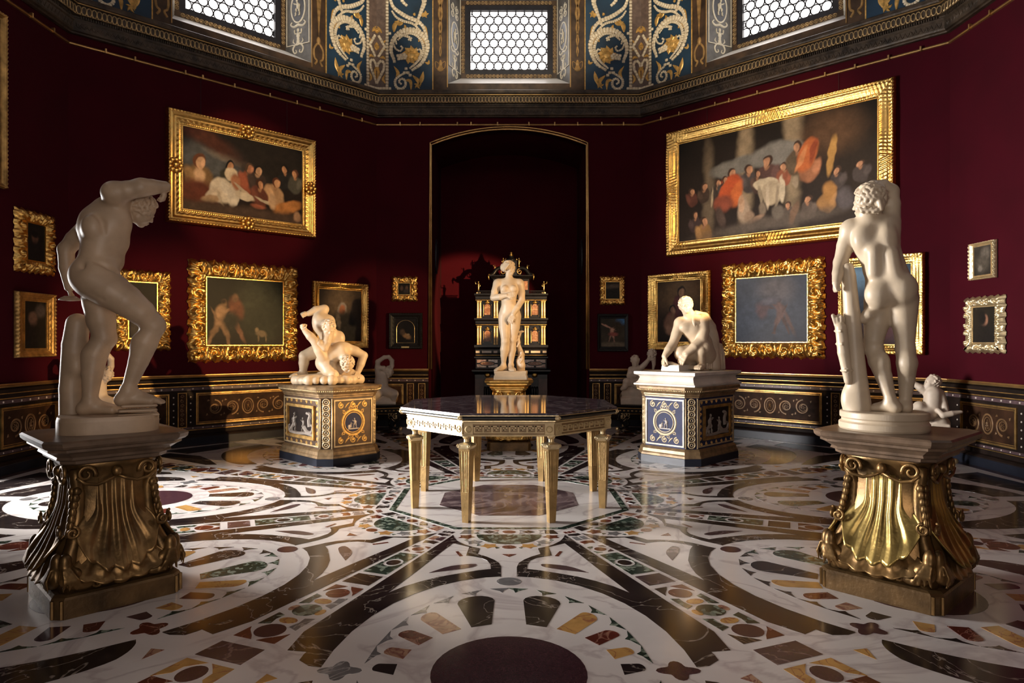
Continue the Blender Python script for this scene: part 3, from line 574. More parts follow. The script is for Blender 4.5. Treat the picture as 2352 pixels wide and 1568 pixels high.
# ---- two wrestlers
def wrestlers():
    loc = (-2.26, 2.32, .93); P = Pose(loc, 640, 670, 300/1120); u = P.u*.95; C = lambda *a: [x*u for x in a]
    t = thing('marble_statue', 'marble group of two nude wrestlers locked together, left of the table', 'statue', loc, 0, 'marble statues on pedestals')
    z0 = P(400, 735)[2]
    S = Sdf(.0062)                              # upper man
    S.ball(P(470, 470, .12), C(86, 86, 82), .05); S.chain([P(470, 460, .12), P(430, 370, .06), P(375, 275, .02)], C(84, 84, 84), .05)
    S.ball(P(385, 285, .0), C(90, 76, 84), .05); S.chain([P(350, 240, 0), P(425, 255, .02)], C(60, 62), .05); S.ball(P(520, 400, .04), C(52, 50, 70), .05)
    S.chain([P(390, 270, -.05), P(415, 300, -.10)], C(48, 46), .04)
    head(S, P(428, 312, -.14), 74*u, P.vec(.25, -.55, -.8), P.vec(.25, .8, -.5), 80, 21)
    S.chain([P(345, 225, 0), P(375, 180, .05), P(392, 150, .07)], C(50, 46, 40), .03)
    S.chain([P(392, 150, .07), P(320, 158, .05), P(258, 186, .03)], C(42, 38, 25), .02)
    fist(S, P(255, 187, .03), P.vec(-.95, -.1, -.1), P.vec(-.1, .9, -.3), 88*u)
    S.ball(P(420, 370, -.10), C(48, 46, 52), .03); S.chain([P(430, 350, -.10), P(410, 430, -.15), P(390, 480, -.16)], C(46, 42, 36), .03)
    S.chain([P(390, 480, -.16), P(350, 440, -.17), P(300, 400, -.14)], C(36, 34, 26), .02)
    S.chain([P(430, 500, .14), P(330, 510, .12), P(222, 550, .10)], C(82, 70, 50), .03)
    S.chain([P(222, 552, .10), P(216, 610, .12), P(210, 690, .14)], C(48, 46, 30), .02); foot(S, P(208, 690, .14), P.vec(-.85, 0, -.5), 150*u, z0, 30*u)
    S.chain([P(500, 510, .14), P(560, 590, .16), P(580, 680, .16)], C(76, 62, 46), .03); S.chain([P(580, 680, .16), P(500, 700, .25), P(420, 705, .32)], C(46, 42, 30), .02)
    put('figure', S.mesh('figure', 'statue_warm'), t)
    S = Sdf(.0062)                              # man below, pressed to the ground
    S.ball(P(400, 610, -.02), C(84, 80, 84), .05); S.chain([P(400, 600, -.02), P(460, 540, -.06), P(540, 500, -.08)], C(78, 78, 74), .05)
    S.ball(P(430, 510, -.06), C(40, 40, 62), .04); S.ball(P(530, 500, -.08), C(78, 64, 70), .05)
    S.chain([P(560, 540, -.12), P(580, 585, -.16)], C(50, 48), .04)
    head(S, P(588, 622, -.20), 76*u, P.vec(.35, -.75, -.55), P.vec(.3, .55, -.75), 90, 33)
    S.ball(P(575, 490, -.06), C(54, 52, 56), .04); S.chain([P(580, 485, -.06), P(660, 510, -.05), P(728, 545, -.05)], C(50, 45, 36), .03)
    S.chain([P(728, 548, -.05), P(705, 620, -.07), P(680, 690, -.08)], C(38, 36, 25), .02)
    hand(S, P(680, 682, -.08), P.vec(-.1, -.55, -.8), P.vec(.2, .7, -.6), 95*u, .3, 1, .4, 1.5)
    S.chain([P(385, 560, -.10), P(350, 500, -.14), P(312, 425, -.16)], C(54, 48, 38), .03)
    S.chain([P(312, 425, -.16), P(270, 380, -.16), P(228, 335, -.15)], C(38, 37, 26), .02)
    fist(S, P(230, 338, -.15), P.vec(-.45, .8, -.1), P.vec(-.7, -.3, -.5), 92*u)
    S.chain([P(410, 620, -.05), P(440, 680, -.12), P(468, 712, -.16)], C(78, 66, 50), .03); S.chain([P(468, 712, -.16), P(400, 715, -.02), P(350, 712, .08)], C(46, 42, 28), .02)
    S.chain([P(430, 640, .02), P(540, 690, -.02), P(620, 700, -.06)], C(70, 60, 46), .03)
    put('figure', S.mesh('figure', 'statue_warm'), t)
    K = Sdf(.012); c = P(425, 760)
    for i in range(26):
        a = 2*PI*i/26; q = P.right*(.40*math.cos(a))+P.n*(.25*math.sin(a)); K.chain([(q[0]+c[0], q[1]+c[1], .055), (c[0], c[1], .075)], [.055+.012*math.sin(i*2.3), .06], .03)
    K.box((c[0], c[1], .03), (.34, .17, .03), .02, .02, 1, np.stack([P.right, P.n, (0, 0, 1)], 1))
    K.box((c[0], c[1], -.3), (2, 2, .3), .0, .001, -1)
    put('plinth', K.mesh('plinth', 'statue_warm'), t)
# ---- crouching man sharpening a blade
def grinder():
    loc = (2.26, 2.32, 1.10); P = Pose(loc, 1400, 650, 300/1094); u = P.u*.95; C = lambda *a: [x*u for x in a]
    t = thing('marble_statue', 'marble statue of a crouching man in a cloak, looking up from his whetstone', 'statue', loc, 0, 'marble statues on pedestals')
    S = Sdf(.006); z0 = P(740, 722)[2]
    S.chain([P(800, 600, .10), P(770, 500, .06), P(715, 400, .02)], C(92, 92, 92), .05)
    S.ball(P(690, 375, 0), C(100, 80, 90), .05); S.chain([P(605, 335, 0), P(680, 320, .02), P(770, 310, .03)], C(54, 62, 58), .05)
    S.ball(P(640, 370, -.08), C(52, 36, 42), .04); S.ball(P(715, 380, -.07), C(48, 34, 42), .04)
    S.chain([P(690, 300, 0), P(655, 240, -.05)], C(52, 46), .04)
    head(S, P(640, 188, -.07), 78*u, P.vec(.05, .12, -1), P.vec(-.15, 1, .25), 70, 41)
    S.ball(P(592, 335, -.01), C(52, 50, 54), .04); S.chain([P(590, 340, -.01), P(560, 430, -.05), P(532, 505, -.09)], C(50, 46, 38), .03)
    S.chain([P(532, 505, -.09), P(495, 560, -.15), P(462, 612, -.20)], C(40, 38, 26), .02)
    hand(S, P(466, 606, -.20), P.vec(-.25, -.9, -.2), P.vec(-.9, .2, -.3), 120*u, .9, -1, 0, 1.25)
    S.ball(P(772, 320, .0), C(58, 54, 62), .04); S.chain([P(775, 330, 0), P(785, 400, -.04), P(775, 475, -.09)], C(58, 54, 46), .03)
    S.chain([P(775, 480, -.09), P(710, 535, -.15), P(645, 590, -.19)], C(46, 42, 28), .02)
    hand(S, P(650, 586, -.19), P.vec(-.55, -.75, -.1), P.vec(-.3, .6, -.7), 128*u, .25, 1, .3, 1.2)
    S.chain([P(790, 600, .08), P(700, 580, -.02), P(605, 585, -.10)], C(88, 78, 60), .03); S.ball(P(592, 590, -.11), C(52, 48, 60), .03)
    S.chain([P(605, 595, -.09), P(650, 650, 0), P(700, 695, .06)], C(56, 52, 34), .03); foot(S, P(700, 690, .04), P.vec(-.2, 0, -1), 140*u, z0, 30*u)
    S.chain([P(810, 600, .06), P(790, 540, -.06), P(765, 560, -.10)], C(84, 70, 56), .03)
    S.chain([P(758, 560, -.10), P(762, 630, -.08), P(770, 688, -.06)], C(48, 42, 30), .03); foot(S, P(772, 690, -.06), P.vec(-.35, 0, -1), 150*u, z0, 32*u)
    put('figure', S.mesh('figure', 'statue'), t)
    D = Sdf(.007)                               # cloak
    D.chain([P(722, 262, .03), P(790, 290, .10), P(842, 370, .13), P(862, 480, .15)], C(36, 50, 52, 58), .04)
    D.chain([P(850, 440, .13), P(868, 560, .14), P(880, 700, .14)], C(54, 50, 54), .04)
    for i in range(9):
        x = 800+i*15; D.chain([P(792+i*9, 330+i*20, .04+.02*i), P(x+14, 470+i*6, .03+.022*i), P(x+22+i*1.5, 590, .02+.026*i), P(x+16+i*3, 712, .01+.03*i)], C(9, 13, 12, 13), .010)
    for i in range(5): D.chain([P(700+i*14, 268+i*3, -.05), P(706+i*15, 318+i*6, -.095+.008*i), P(712+i*15, 365, -.110+.012*i)], C(16, 15, 11), .02)
    D.chain([P(890, 470, .17), P(912, 520, .18), P(905, 560, .18)], C(20, 12, 8), .02)
    tag(put('cloak', D.mesh('cloak', 'statue'), t), 'marble cloak hanging from the shoulder')
    a, d = P(445, 740, -.13), P(640, 690, -.13); m = (a+d)/2
    X = Matrix.Translation((m[0]+.02, m[1], 0)) @ Matrix.Rotation(R(45), 4, 'Z'); b = MB()
    b.loft([[tuple(X @ Vector((x*w, y*w, z))) for x, y in ((-.13, -.12), (.13, -.12), (.13, .12), (-.13, .12))] for w, z in ((1.06, 0), (1, .07), (.95, .075))])
    tag(b.build('whetstone', 'slabwhite', t), 'square whetstone block')
    k = MB(); q = P(455, 655, -.22); e = P(590, 688, -.22); k.tube([q, (q+e)/2, e], lambda s: .006+.016*math.sin(PI*min(s*1.2, 1)), 6); tag(k.build('blade', 'statue', t), 'small curved blade')
# ---- three children (and one behind the left statue) on gilt console stands
def child(name, label, loc, x0, y0, sc, build, z0=None):
    P = Pose(loc, x0, y0, sc); u = P.u*.95; t = thing(name, label, 'statue', loc, 0, 'small child statues along the walls'); S = Sdf(.007)
    build(S, P, u, lambda *a: [x*u for x in a]); put('figure', S.mesh('figure', 'childstone'), t); return t, P, u
def rock(t, P, u, x0, x1, y0, y1, steps=1):
    K = Sdf(.011); a, b = P(x0, y1), P(x1, y0); m = (a+b)/2; w = np.linalg.norm((b-a)[:2])/2; top = abs(b[2]-a[2])/2
    rt = np.stack([P.right, P.n, (0, 0, 1)], 1); a[2] = 0; top = b[2]/2
    K.box((m[0], m[1], a[2]+top*.35), (w*1.05, w*.8, top*.35), .01, .02, 1, rt); K.ball((m[0], m[1], a[2]+top*1.0), (w*1.0, w*.78, top*1.0), .05, 1, rt)
    for i in range(9): K.ball((m[0]+w*.8*math.cos(i*2.4), m[1]+w*.5*math.sin(i*2.4), a[2]+top*(.8+.5*((i*7) % 5)/5)), w*.25, .03)
    put('rock_base', K.mesh('rock_base', 'childstone'), t)
def child_a(S, P, u, C):
    S.chain([P(885, 840), P(880, 770), P(885, 720)], C(62, 60, 56), .04); head(S, P(945, 688, -.04), 52*u, P.vec(.35, -.35, -.85), P.vec(.3, .9, -.1), 40, 2)
    S.chain([P(895, 705), P(930, 690)], C(34, 30), .03)
    S.chain([P(860, 715, -.03), P(848, 660, -.06), P(850, 600, -.08)], C(32, 27, 20), .02); S.chain([P(850, 600, -.08), P(885, 575, -.08), P(905, 560, -.08)], C(22, 18, 16), .02)
    S.chain([P(905, 562, -.08), P(945, 556, -.06), P(972, 590, -.04), P(972, 635, -.02), P(950, 660, 0)], C(18, 17, 20, 20, 18), .02); S.chain([P(925, 715), P(900, 655, -.06), P(850, 648, -.08)], C(30, 24, 18), .02)
    S.chain([P(870, 855, -.03), P(835, 885, -.12), P(805, 925, -.14)], C(50, 38, 24), .03); S.chain([P(905, 850, -.02), P(990, 875, -.12), P(985, 925, -.10)], C(52, 40, 24), .03)
def child_b(S, P, u, C):
    S.chain([P(235, 820), P(228, 770), P(222, 730)], C(56, 52, 50), .04); head(S, P(215, 652, -.03), 50*u, P.vec(.2, -.05, -1), P.vec(0, 1, .1), 40, 4)
    S.chain([P(222, 720), P(217, 690)], C(28, 26), .03)
    S.chain([P(180, 722, 0), P(165, 775, -.03), P(215, 780, -.12)], C(26, 24, 17), .02)
    S.chain([P(258, 715, 0), P(295, 680, -.03), P(330, 640, -.04)], C(26, 23, 17), .02)
    head(S, P(352, 600, -.04), 50*u, P.vec(-.35, -.1, -1), P.vec(.15, 1, .1), 50, 8, beard=True); S.chain([P(368, 630, -.04), P(372, 680, -.04), P(366, 720, -.04)], C(22, 16, 10), .02)
    S.chain([P(205, 835, -.03), P(145, 825, -.12), P(128, 870, -.12), P(105, 885, -.15)], C(46, 34, 25, 17), .03); S.chain([P(250, 840, -.03), P(225, 850, -.14), P(290, 860, -.1)], C(46, 34, 22), .03)
def child_c(S, P, u, C):
    S.chain([P(735, 1400), P(740, 1340), P(742, 1300)], C(52, 50, 50), .04); head(S, P(735, 1236, 0), 50*u, P.vec(-.75, .25, -.5), P.vec(.1, 1, .1), 60, 6)
    S.chain([P(742, 1290), P(738, 1262)], C(28, 26), .03)
    S.chain([P(705, 1292, 0), P(668, 1265, -.02), P(632, 1240, -.02)], C(26, 23, 16), .02); S.ball(P(625, 1236, -.02), C(16, 14, 14), .01)
    S.chain([P(780, 1298, 0), P(800, 1350, 0), P(820, 1405, -.06)], C(27, 24, 16), .02)
    hand(S, P(820, 1402, -.06), P.vec(-.3, -.8, -.4), P.vec(.2, .7, -.6), 50*u, .7, 1, 0, 1.5)
    S.chain([P(710, 1405, -.02), P(660, 1375, -.08), P(620, 1400, -.1)], C(44, 34, 22), .03); S.chain([P(745, 1410, -.02), P(700, 1430, -.14), P(640, 1415, -.16)], C(44, 34, 22), .03)
    S.chain([P(770, 1395, -.12), P(800, 1425, -.14), P(850, 1415, -.12), P(905, 1405, -.08)], C(14, 18, 17, 10), .02)
def children():
    t, P, u = child('child_statue', 'small marble child lifting a snake above its head, beside the wrestlers by the wall', (-2.10, 5.02, .43), 640, 670, 300/1120, child_a); rock(t, P, u, 800, 1000, 880, 975)
    t, P, u = child('child_statue', 'small marble child holding up a mask, beside the crouching man by the wall', (2.10, 5.02, .43), 1400, 650, 300/1094, child_b); rock(t, P, u, 100, 330, 850, 1005)
    t, P, u = child('child_statue', 'small pale marble child gripping a snake, behind the legs of the right statue', (5.02, 1.95, .43), 1850, 390, 380/961, child_c); rock(t, P, u, 690, 840, 1425, 1500)
    t, P, u = child('child_statue', 'small marble child mostly hidden behind the legs of the left statue', (-4.98, 1.95, .43), -102, 608, .367, child_a); rock(t, P, u, 800, 1000, 880, 975)
# ---------------------------------------------------------------- the octagonal room
SIDES = ['north', 'northeast', 'east', 'southeast', 'south', 'southwest', 'west', 'northwest']
DIR = [(math.sin(k*PI/4), math.cos(k*PI/4)) for k in range(8)]
RZ = [math.atan2(-dx, dy) for dx, dy in DIR]      # local x to the right, local y out of the room
def sweep(mb, prof, x0=None, x1=None):            # profile of (inward offset, height) run along one side, mitred at the corners unless cut
    e = lambda s, x: [((s*(AP-o)*TAN if x is None else x), AP-o, z) for o, z in prof]
    return mb.loft([e(-1, x0), e(1, x1)])
def mark_structure(o, label=None): tag(o, label, kind='structure'); return o

ARCH = [(-1.36, 0)]+[(3.5*math.sin(R(a)), 1.685+3.5*math.cos(R(a))) for a in np.linspace(-22.87, 22.87, 17)]+[(1.36, 0)]
def wall(k):
    w = struct('wall_'+SIDES[k], None, (0, 0, 0), RZ[k]); b = MB(); T = AP+.25; xo = (AP+.25)*TAN
    if k == 0: b.wallprism([(-HS, 0)]+ARCH+[(HS, 0), (HS, 5.8), (-HS, 5.8)], AP, T)
    elif k == 6: b.wallprism([(-HS, 0), (-.85, 0), (-.85, 2.6), (.85, 2.6), (.85, 0), (HS, 0), (HS, 5.8), (-HS, 5.8)], AP, T)
    elif k == 4: b.wallprism([(-HS, 0), (-1.3, 0), (-1.3, 3.2), (1.3, 3.2), (1.3, 0), (HS, 0), (HS, 5.8), (-HS, 5.8)], AP, T)
    else: b.wallprism([(-HS, 0), (HS, 0), (HS, 5.8), (-HS, 5.8)], AP, T)
    b.build('fabric_covering', 'crimson', w)
    return w
WALLS = [wall(k) for k in range(8)]
def niche():
    w = struct('wall_niche', 'deep crimson niche behind an arched opening'); y0, y1 = AP+.002, 7.25; b = MB()
    n = len(ARCH); b.add([(x, y0, z) for x, z in ARCH]+[(x, y1, z) for x, z in ARCH], [(i, n+i, n+i+1, i+1) for i in range(n-1)])
    b.add([(x, y1, z) for x, z in ARCH], [tuple(range(n-1, -1, -1))]); b.build('fabric_covering', 'crimson', w)
    b = MB(); b.box(-1.36, 1.36, AP, 7.3, -.06, 0.0); b.build('niche_floor', 'dark', w)
    t = MB()
    for s in (-1, 1): t.box(s*1.365-.012, s*1.365+.012, 7.235, 7.249, 0, 4.9)
    t.build('corner_trim', 'dado', w)
    for s in (-1, 1):                           # small round openings in the niche sides
        o = MB(); X = Matrix.Translation((s*1.355, 6.35, 3.05)) @ Matrix.Rotation(-s*PI/2, 4, 'Y') @ Matrix.Scale(1.9, 4, (1, 0, 0)); o.lathe([(.17, -.004), (.17, .02), (.14, .03), (.13, .006), (.001, .004)], 20, m=X); o.build('oval_opening', 'winframe', w, True)
niche()
def arch_trim():
    for i, (g, th) in enumerate(((0.0, .030), (.042, .022))):
        b = MB(); path = [(-1.36-g, .99)]+[((3.5+g)*math.sin(R(a)), 1.685+(3.5+g)*math.cos(R(a))) for a in np.linspace(-22.87, 22.87, 25)]+[(1.36+g, .99)]
        b.tube([(x, AP-.012, z) for x, z in path], th/2+.004, 6)
        mark_structure(b.build('trim_%d' % (i+1), 'trimgold', None, True), 'gilt moulding round the niche arch' if i == 0 else 'thin outer gilt line round the niche arch')
arch_trim()

# painted dado with gilt panels, round the room
RAIL = [(0, .955), (.055, .955), (.062, .975), (.05, .985), (.05, .995), (0, .995)]
def scroll_panel(mb, x0, x1, z0, z1, y, med=True):
    cx, cz, hh = (x0+x1)/2, (z0+z1)/2, (z1-z0)/2
    if med:
        mb.ribbon([(cx+hh*.46*math.cos(a), cz+hh*.62*math.sin(a)) for a in np.linspace(0, 2*PI, 25)], .022, .006, y)
        mb.ribbon([(cx+hh*.30*math.cos(a), cz+hh*.44*math.sin(a)) for a in np.linspace(0, 2*PI, 21)], .010, .005, y)
        relief_man(mb, cx, cz-hh*.34, hh*.64, 1, y)
    sp = hh*1.35
    for s in (-1, 1):
        q = cx+s*hh*1.35; i = 0
        while (q-cx)*s < (x1-x0)/2-hh*.35:
            f = 1 if i % 2 else -1
            mb.ribbon(spiral(q, cz, hh*.62, hh*.12, 90*f if s > 0 else 180-90*f, 1.35*f*s, 26), lambda t: .026*(1-.6*t), .006, y)
            mb.ribbon(spiral(q, cz, hh*.30, hh*.30, 0, 1, 10), .012, .005, y)
            for k in range(6):
                a = k*PI/3; mb.ribbon([(q+hh*.05*math.cos(a), cz+hh*.05*math.sin(a)), (q+hh*.2*math.cos(a), cz+hh*.2*math.sin(a))], lambda t: .02*math.sin(PI*(t*.8+.1)), .006, y)
            for k in range(4):
                a = 2*PI*k/4+.6; px, pz = q+hh*.72*math.cos(a), cz+hh*.72*math.sin(a)
                mb.ribbon([(px, pz), (px+hh*.10*math.cos(a+.8), pz+hh*.16*math.sin(a+.8)), (px+hh*.2*math.cos(a+1.3), pz+hh*.14*math.sin(a+1.3))], lambda t: .03*math.sin(PI*(t*.85+.12)), .006, y)
            q += s*sp; i += 1
def gilt_frame(b, x0, x1, z0, z1, w, y, h):
    for a in ((x0, x1, z0, z0+w), (x0, x1, z1-w, z1), (x0, x0+w, z0+w, z1-w), (x1-w, x1, z0+w, z1-w)): b.box(a[0], a[1], y-h, y, a[2], a[3])
def dado(k):
    segs = [(None, None)]; root = struct('baseboard_'+SIDES[k], 'painted dark dado with gilt panels along the %s side' % SIDES[k], (0, 0, 0), RZ[k])
    if k == 0: segs = [(None, -1.405), (1.405, None)]
    if k == 6: segs = [(None, -.95), (.95, None)]
    if k == 4: segs = [(None, -1.4), (1.4, None)]
    g = MB(); bb = MB(); rl = MB(); gl = MB(); pf = MB()
    for x0, x1 in segs:
        sweep(bb, [(0, .0), (.095, .0), (.095, .12), (.07, .14), (.035, .15), (.035, .83), (.055, .86), (.075, .90), (.07, .935), (.02, .955), (0, .955)], x0, x1)
        sweep(g, [(0, 0), (.098, 0), (.098, .105), (.09, .115), (0, .115)], x0, x1)
        sweep(rl, RAIL, x0, x1)
        sweep(gl, [(.03, .825), (.042, .825), (.042, .838), (.03, .838)], x0, x1); sweep(gl, [(.05, .885), (.079, .887), (.079, .896), (.05, .899)], x0, x1)
        sweep(gl, [(.03, .205), (.042, .205), (.042, .214), (.03, .214)], x0, x1)
        sweep(pf, [(.03, .775), (.038, .775), (.038, .815), (.03, .815)], x0, x1); sweep(pf, [(.03, .222), (.038, .222), (.038, .252), (.03, .252)], x0, x1)
    bb.build('dado_boarding', 'dado', root); g.build('plinth_course', 'basegrey', root); rl.build('chair_rail', 'trimgold', root); gl.build('gilt_line', 'oldgold', root); pf.build('painted_frieze', 'purplepaint', root)
    Y = AP-.035; panels = [(-.76, .76), (-2.05, -1.12), (1.12, 2.05)]; strips = [-.945, .945]
    if k == 0: panels = [(-2.22, -1.84), (1.84, 2.22)]; strips = [-1.72, -1.52, 1.52, 1.72]
    if k in (6,): panels = panels[1:]; strips = []
    if k == 4: panels = []; strips = []
    for x0, x1 in panels:
        f = MB(); gilt_frame(f, x0, x1, .28, .735, .020, Y, .016); gilt_frame(f, x0+.03, x1-.03, .31, .705, .008, Y, .008)
        p = MB(); p.box(x0+.02, x1-.02, Y-.004, Y, .30, .715); pan = p.build('panel', 'dadobrown', root); f.build('panel_frame', 'oldgold', pan)
        d = MB(); scroll_panel(d, x0+.05, x1-.05, .325, .69, Y-.004); stuff(d.build('scroll_ornament', 'dadopaint', pan))
    for x in strips:
        p = MB(); p.box(x-.05, x+.05, Y-.003, Y, .26, .735); pan = p.build('narrow_panel', 'dadobrown', root)
        f = MB(); gilt_frame(f, x-.062, x+.062, .25, .745, .011, Y, .010); f.build('panel_frame', 'oldgold', pan)
        d = MB(); [d.ribbon(spiral(x, .30+.065*i, .026, .008, 90*(i % 2), 1.1, 12), .010, .004, Y-.003) for i in range(7)]; stuff(d.build('scroll_ornament', 'dadopaint', pan))
    s = MB(); xs = [x for x in np.arange(-2.2, 2.21, .14) if not any(a < x < c for a, c in ((-1.42, 1.42),) if k in (0, 4)) and not (k == 6 and abs(x) < 1)]
    for x in xs: s.sphere((x, AP-.040, .795), (.013, .008, .013), 6, 4); s.sphere((x, AP-.040, .237), (.010, .006, .010), 6, 4)
    for x in (-1.06, 1.06, -.83, .83, -2.12, 2.12):
        if k in (0, 4) or (k == 6 and abs(x) < 1): continue
        for z in np.arange(.32, .74, .09): s.sphere((x, AP-.037, z), (.011, .007, .011), 6, 4)
    if s.v: stuff(s.build('painted_star', 'cameo', root))
for k in range(8): dado(k)

def doorway():
    d = struct('door_1', 'open doorway with a dark stone frame, daylight beyond', (0, 0, 0), RZ[6]); b = MB()
    for x0, x1, z0, z1 in ((-.95, -.80, 0, 2.6), (.80, .95, 0, 2.6), (-.95, .95, 2.55, 2.72)): b.box(x0, x1, AP-.06, AP+.27, z0, z1)
    b.build('architrave', 'basegrey', d)
doorway()
# cornice between the fabric and the window drum
CORN = [(0, 5.385), (.05, 5.385), (.06, 5.40), (.085, 5.41), (.095, 5.43), (.095, 5.52), (.11, 5.535), (.11, 5.56), (.085, 5.575), (.085, 5.595), (.135, 5.605), (.135, 5.715), (.165, 5.722), (.165, 5.737), (.19, 5.742), (.20, 5.76), (.20, 5.80), (.185, 5.812), (0, 5.82)]
def loop_mesh():
    b = MB(); b.tube([(.026*math.sin(a), 0, .050*math.copysign(abs(math.cos(a))**.7, math.cos(a))) for a in np.linspace(0, 2*PI, 13)[:-1]], .0075, 5, True); b.box(-.026, .026, -.004, .006, -.056, -.050); return b.mesh('dentil_loop', 'corngold', True)
LOOP = loop_mesh()
def cornice(k):
    root = struct('trim_%d' % (k+3), 'dark carved and gilt cornice along the %s side' % SIDES[k], (0, 0, 0), RZ[k])
    b = MB(); sweep(b, CORN); b.build('cornice_moulding', 'corn', root)
    g = MB(); sweep(g, [(.16, 5.724), (.171, 5.724), (.171, 5.736), (.16, 5.736)]); g.build('gilt_line', 'trimgold', root)
    g = MB(); sweep(g, [(.0, 5.245), (.022, 5.25), (.03, 5.262), (.022, 5.276), (0, 5.28)]); r = g.build('picture_rail', 'trimgold', root)
    h = MB()
    for x in (-1.9, -1.55, -.9, -.66, -.2, .35, .8, 1.2, 1.62, 2.0): h.box(x-.010, x+.010, AP-.045, AP-.005, 5.24, 5.30)
    h.build('rail_hook', 'trimgold', r)
    n = 78; he = (AP-.137)*TAN
    xs = np.linspace(-he+.03, he-.03, n)
    if k in (0, 1, 7):
        for x in xs: put('dentil_loop', LOOP, root, (x, AP-.139, 5.66))
    elif k in (2, 6):
        j = MB(); V = [tuple(v.co) for v in LOOP.vertices]; F = [tuple(p.vertices) for p in LOOP.polygons]
        for x in xs: j.add([(v[0]+x, v[1]+AP-.139, v[2]+5.66) for v in V], F)
        stuff(j.build('dentil_loop', 'corngold', root))
    c = MB(); q = random.Random(k)             # carved leafage band
    for i in range(150):
        x = -2.25+4.5*(i+.5)/150; f = 1 if i % 2 else -1
        c.ribbon([(x-.014, 5.475-f*.034), (x+.006*f, 5.475), (x+.014, 5.475+f*.03)], lambda t: .022*math.sin(PI*(t*.8+.15)), .008, AP-.095)
        if i % 6 == 0: c.sphere((x, AP-.095, 5.475), (.018, .010, .026), 6, 4)
    stuff(c.build('carved_leaf_band', 'corn', root))
    d = MB(); [d.box(x-.006, x+.006, AP-.112, AP-.085, 5.565, 5.598) for x in np.arange(-2.2, 2.2, .028)]; stuff(d.build('small_dentil_row', 'corn', root))
for k in range(8): cornice(k)

# drum with windows
WI, WO, ZI0, ZI1, ZO0, ZO1, YI = .873, 1.067, 6.27, 7.68, 5.99, 8.05, 6.10
GX, GZ0, GZ1 = .705, 6.40, 7.51
def clip_rect(poly, x0, x1, z0, z1):
    for ax, lim, sg in ((0, x0, 1), (0, x1, -1), (1, z0, 1), (1, z1, -1)):
        out = []
        for i in range(len(poly)):
            a, b = poly[i-1], poly[i]; ia, ib = sg*(a[ax]-lim) >= 0, sg*(b[ax]-lim) >= 0
            if ia != ib: t = (lim-a[ax])/(b[ax]-a[ax]); out.append((a[0]+t*(b[0]-a[0]), a[1]+t*(b[1]-a[1])))
            if ib: out.append(b)
        poly = out
        if not poly: break
    return poly
def hermes(b, x, z, s, y):                      # little stucco figure rising from scrolls, arms up
    for a in ((0, .30, .038, .048), (0, .235, .022, .03), (0, .16, .060, .075), (0, .07, .046, .06), (0, 0, .055, .06), (-.03, -.06, .034, .05), (.03, -.06, .034, .05), (-.075, .21, .045, .022), (.075, .21, .045, .022), (-.115, .275, .020, .055), (.115, .275, .020, .055)):
        b.sphere((x+a[0]*s, y, z+a[1]*s), (a[2]*s, .016, a[3]*s), 8, 6)
    for k in (-1, 1):
        b.ribbon(smooth_path([(x+k*.03*s, z-.06*s), (x+k*.12*s, z-.10*s), (x+k*.17*s, z-.20*s), (x+k*.12*s, z-.30*s), (x+k*.05*s, z-.28*s), (x+k*.07*s, z-.22*s)], 16), lambda t: .06*s*(1-.6*t), .014, y)
        leaf_ = smooth_path([(x+k*.10*s, z-.05*s), (x+k*.16*s, z+.0*s), (x+k*.14*s, z+.08*s)], 8); b.ribbon(leaf_, lambda t: .04*s*math.sin(PI*(t*.85+.12)), .010, y)
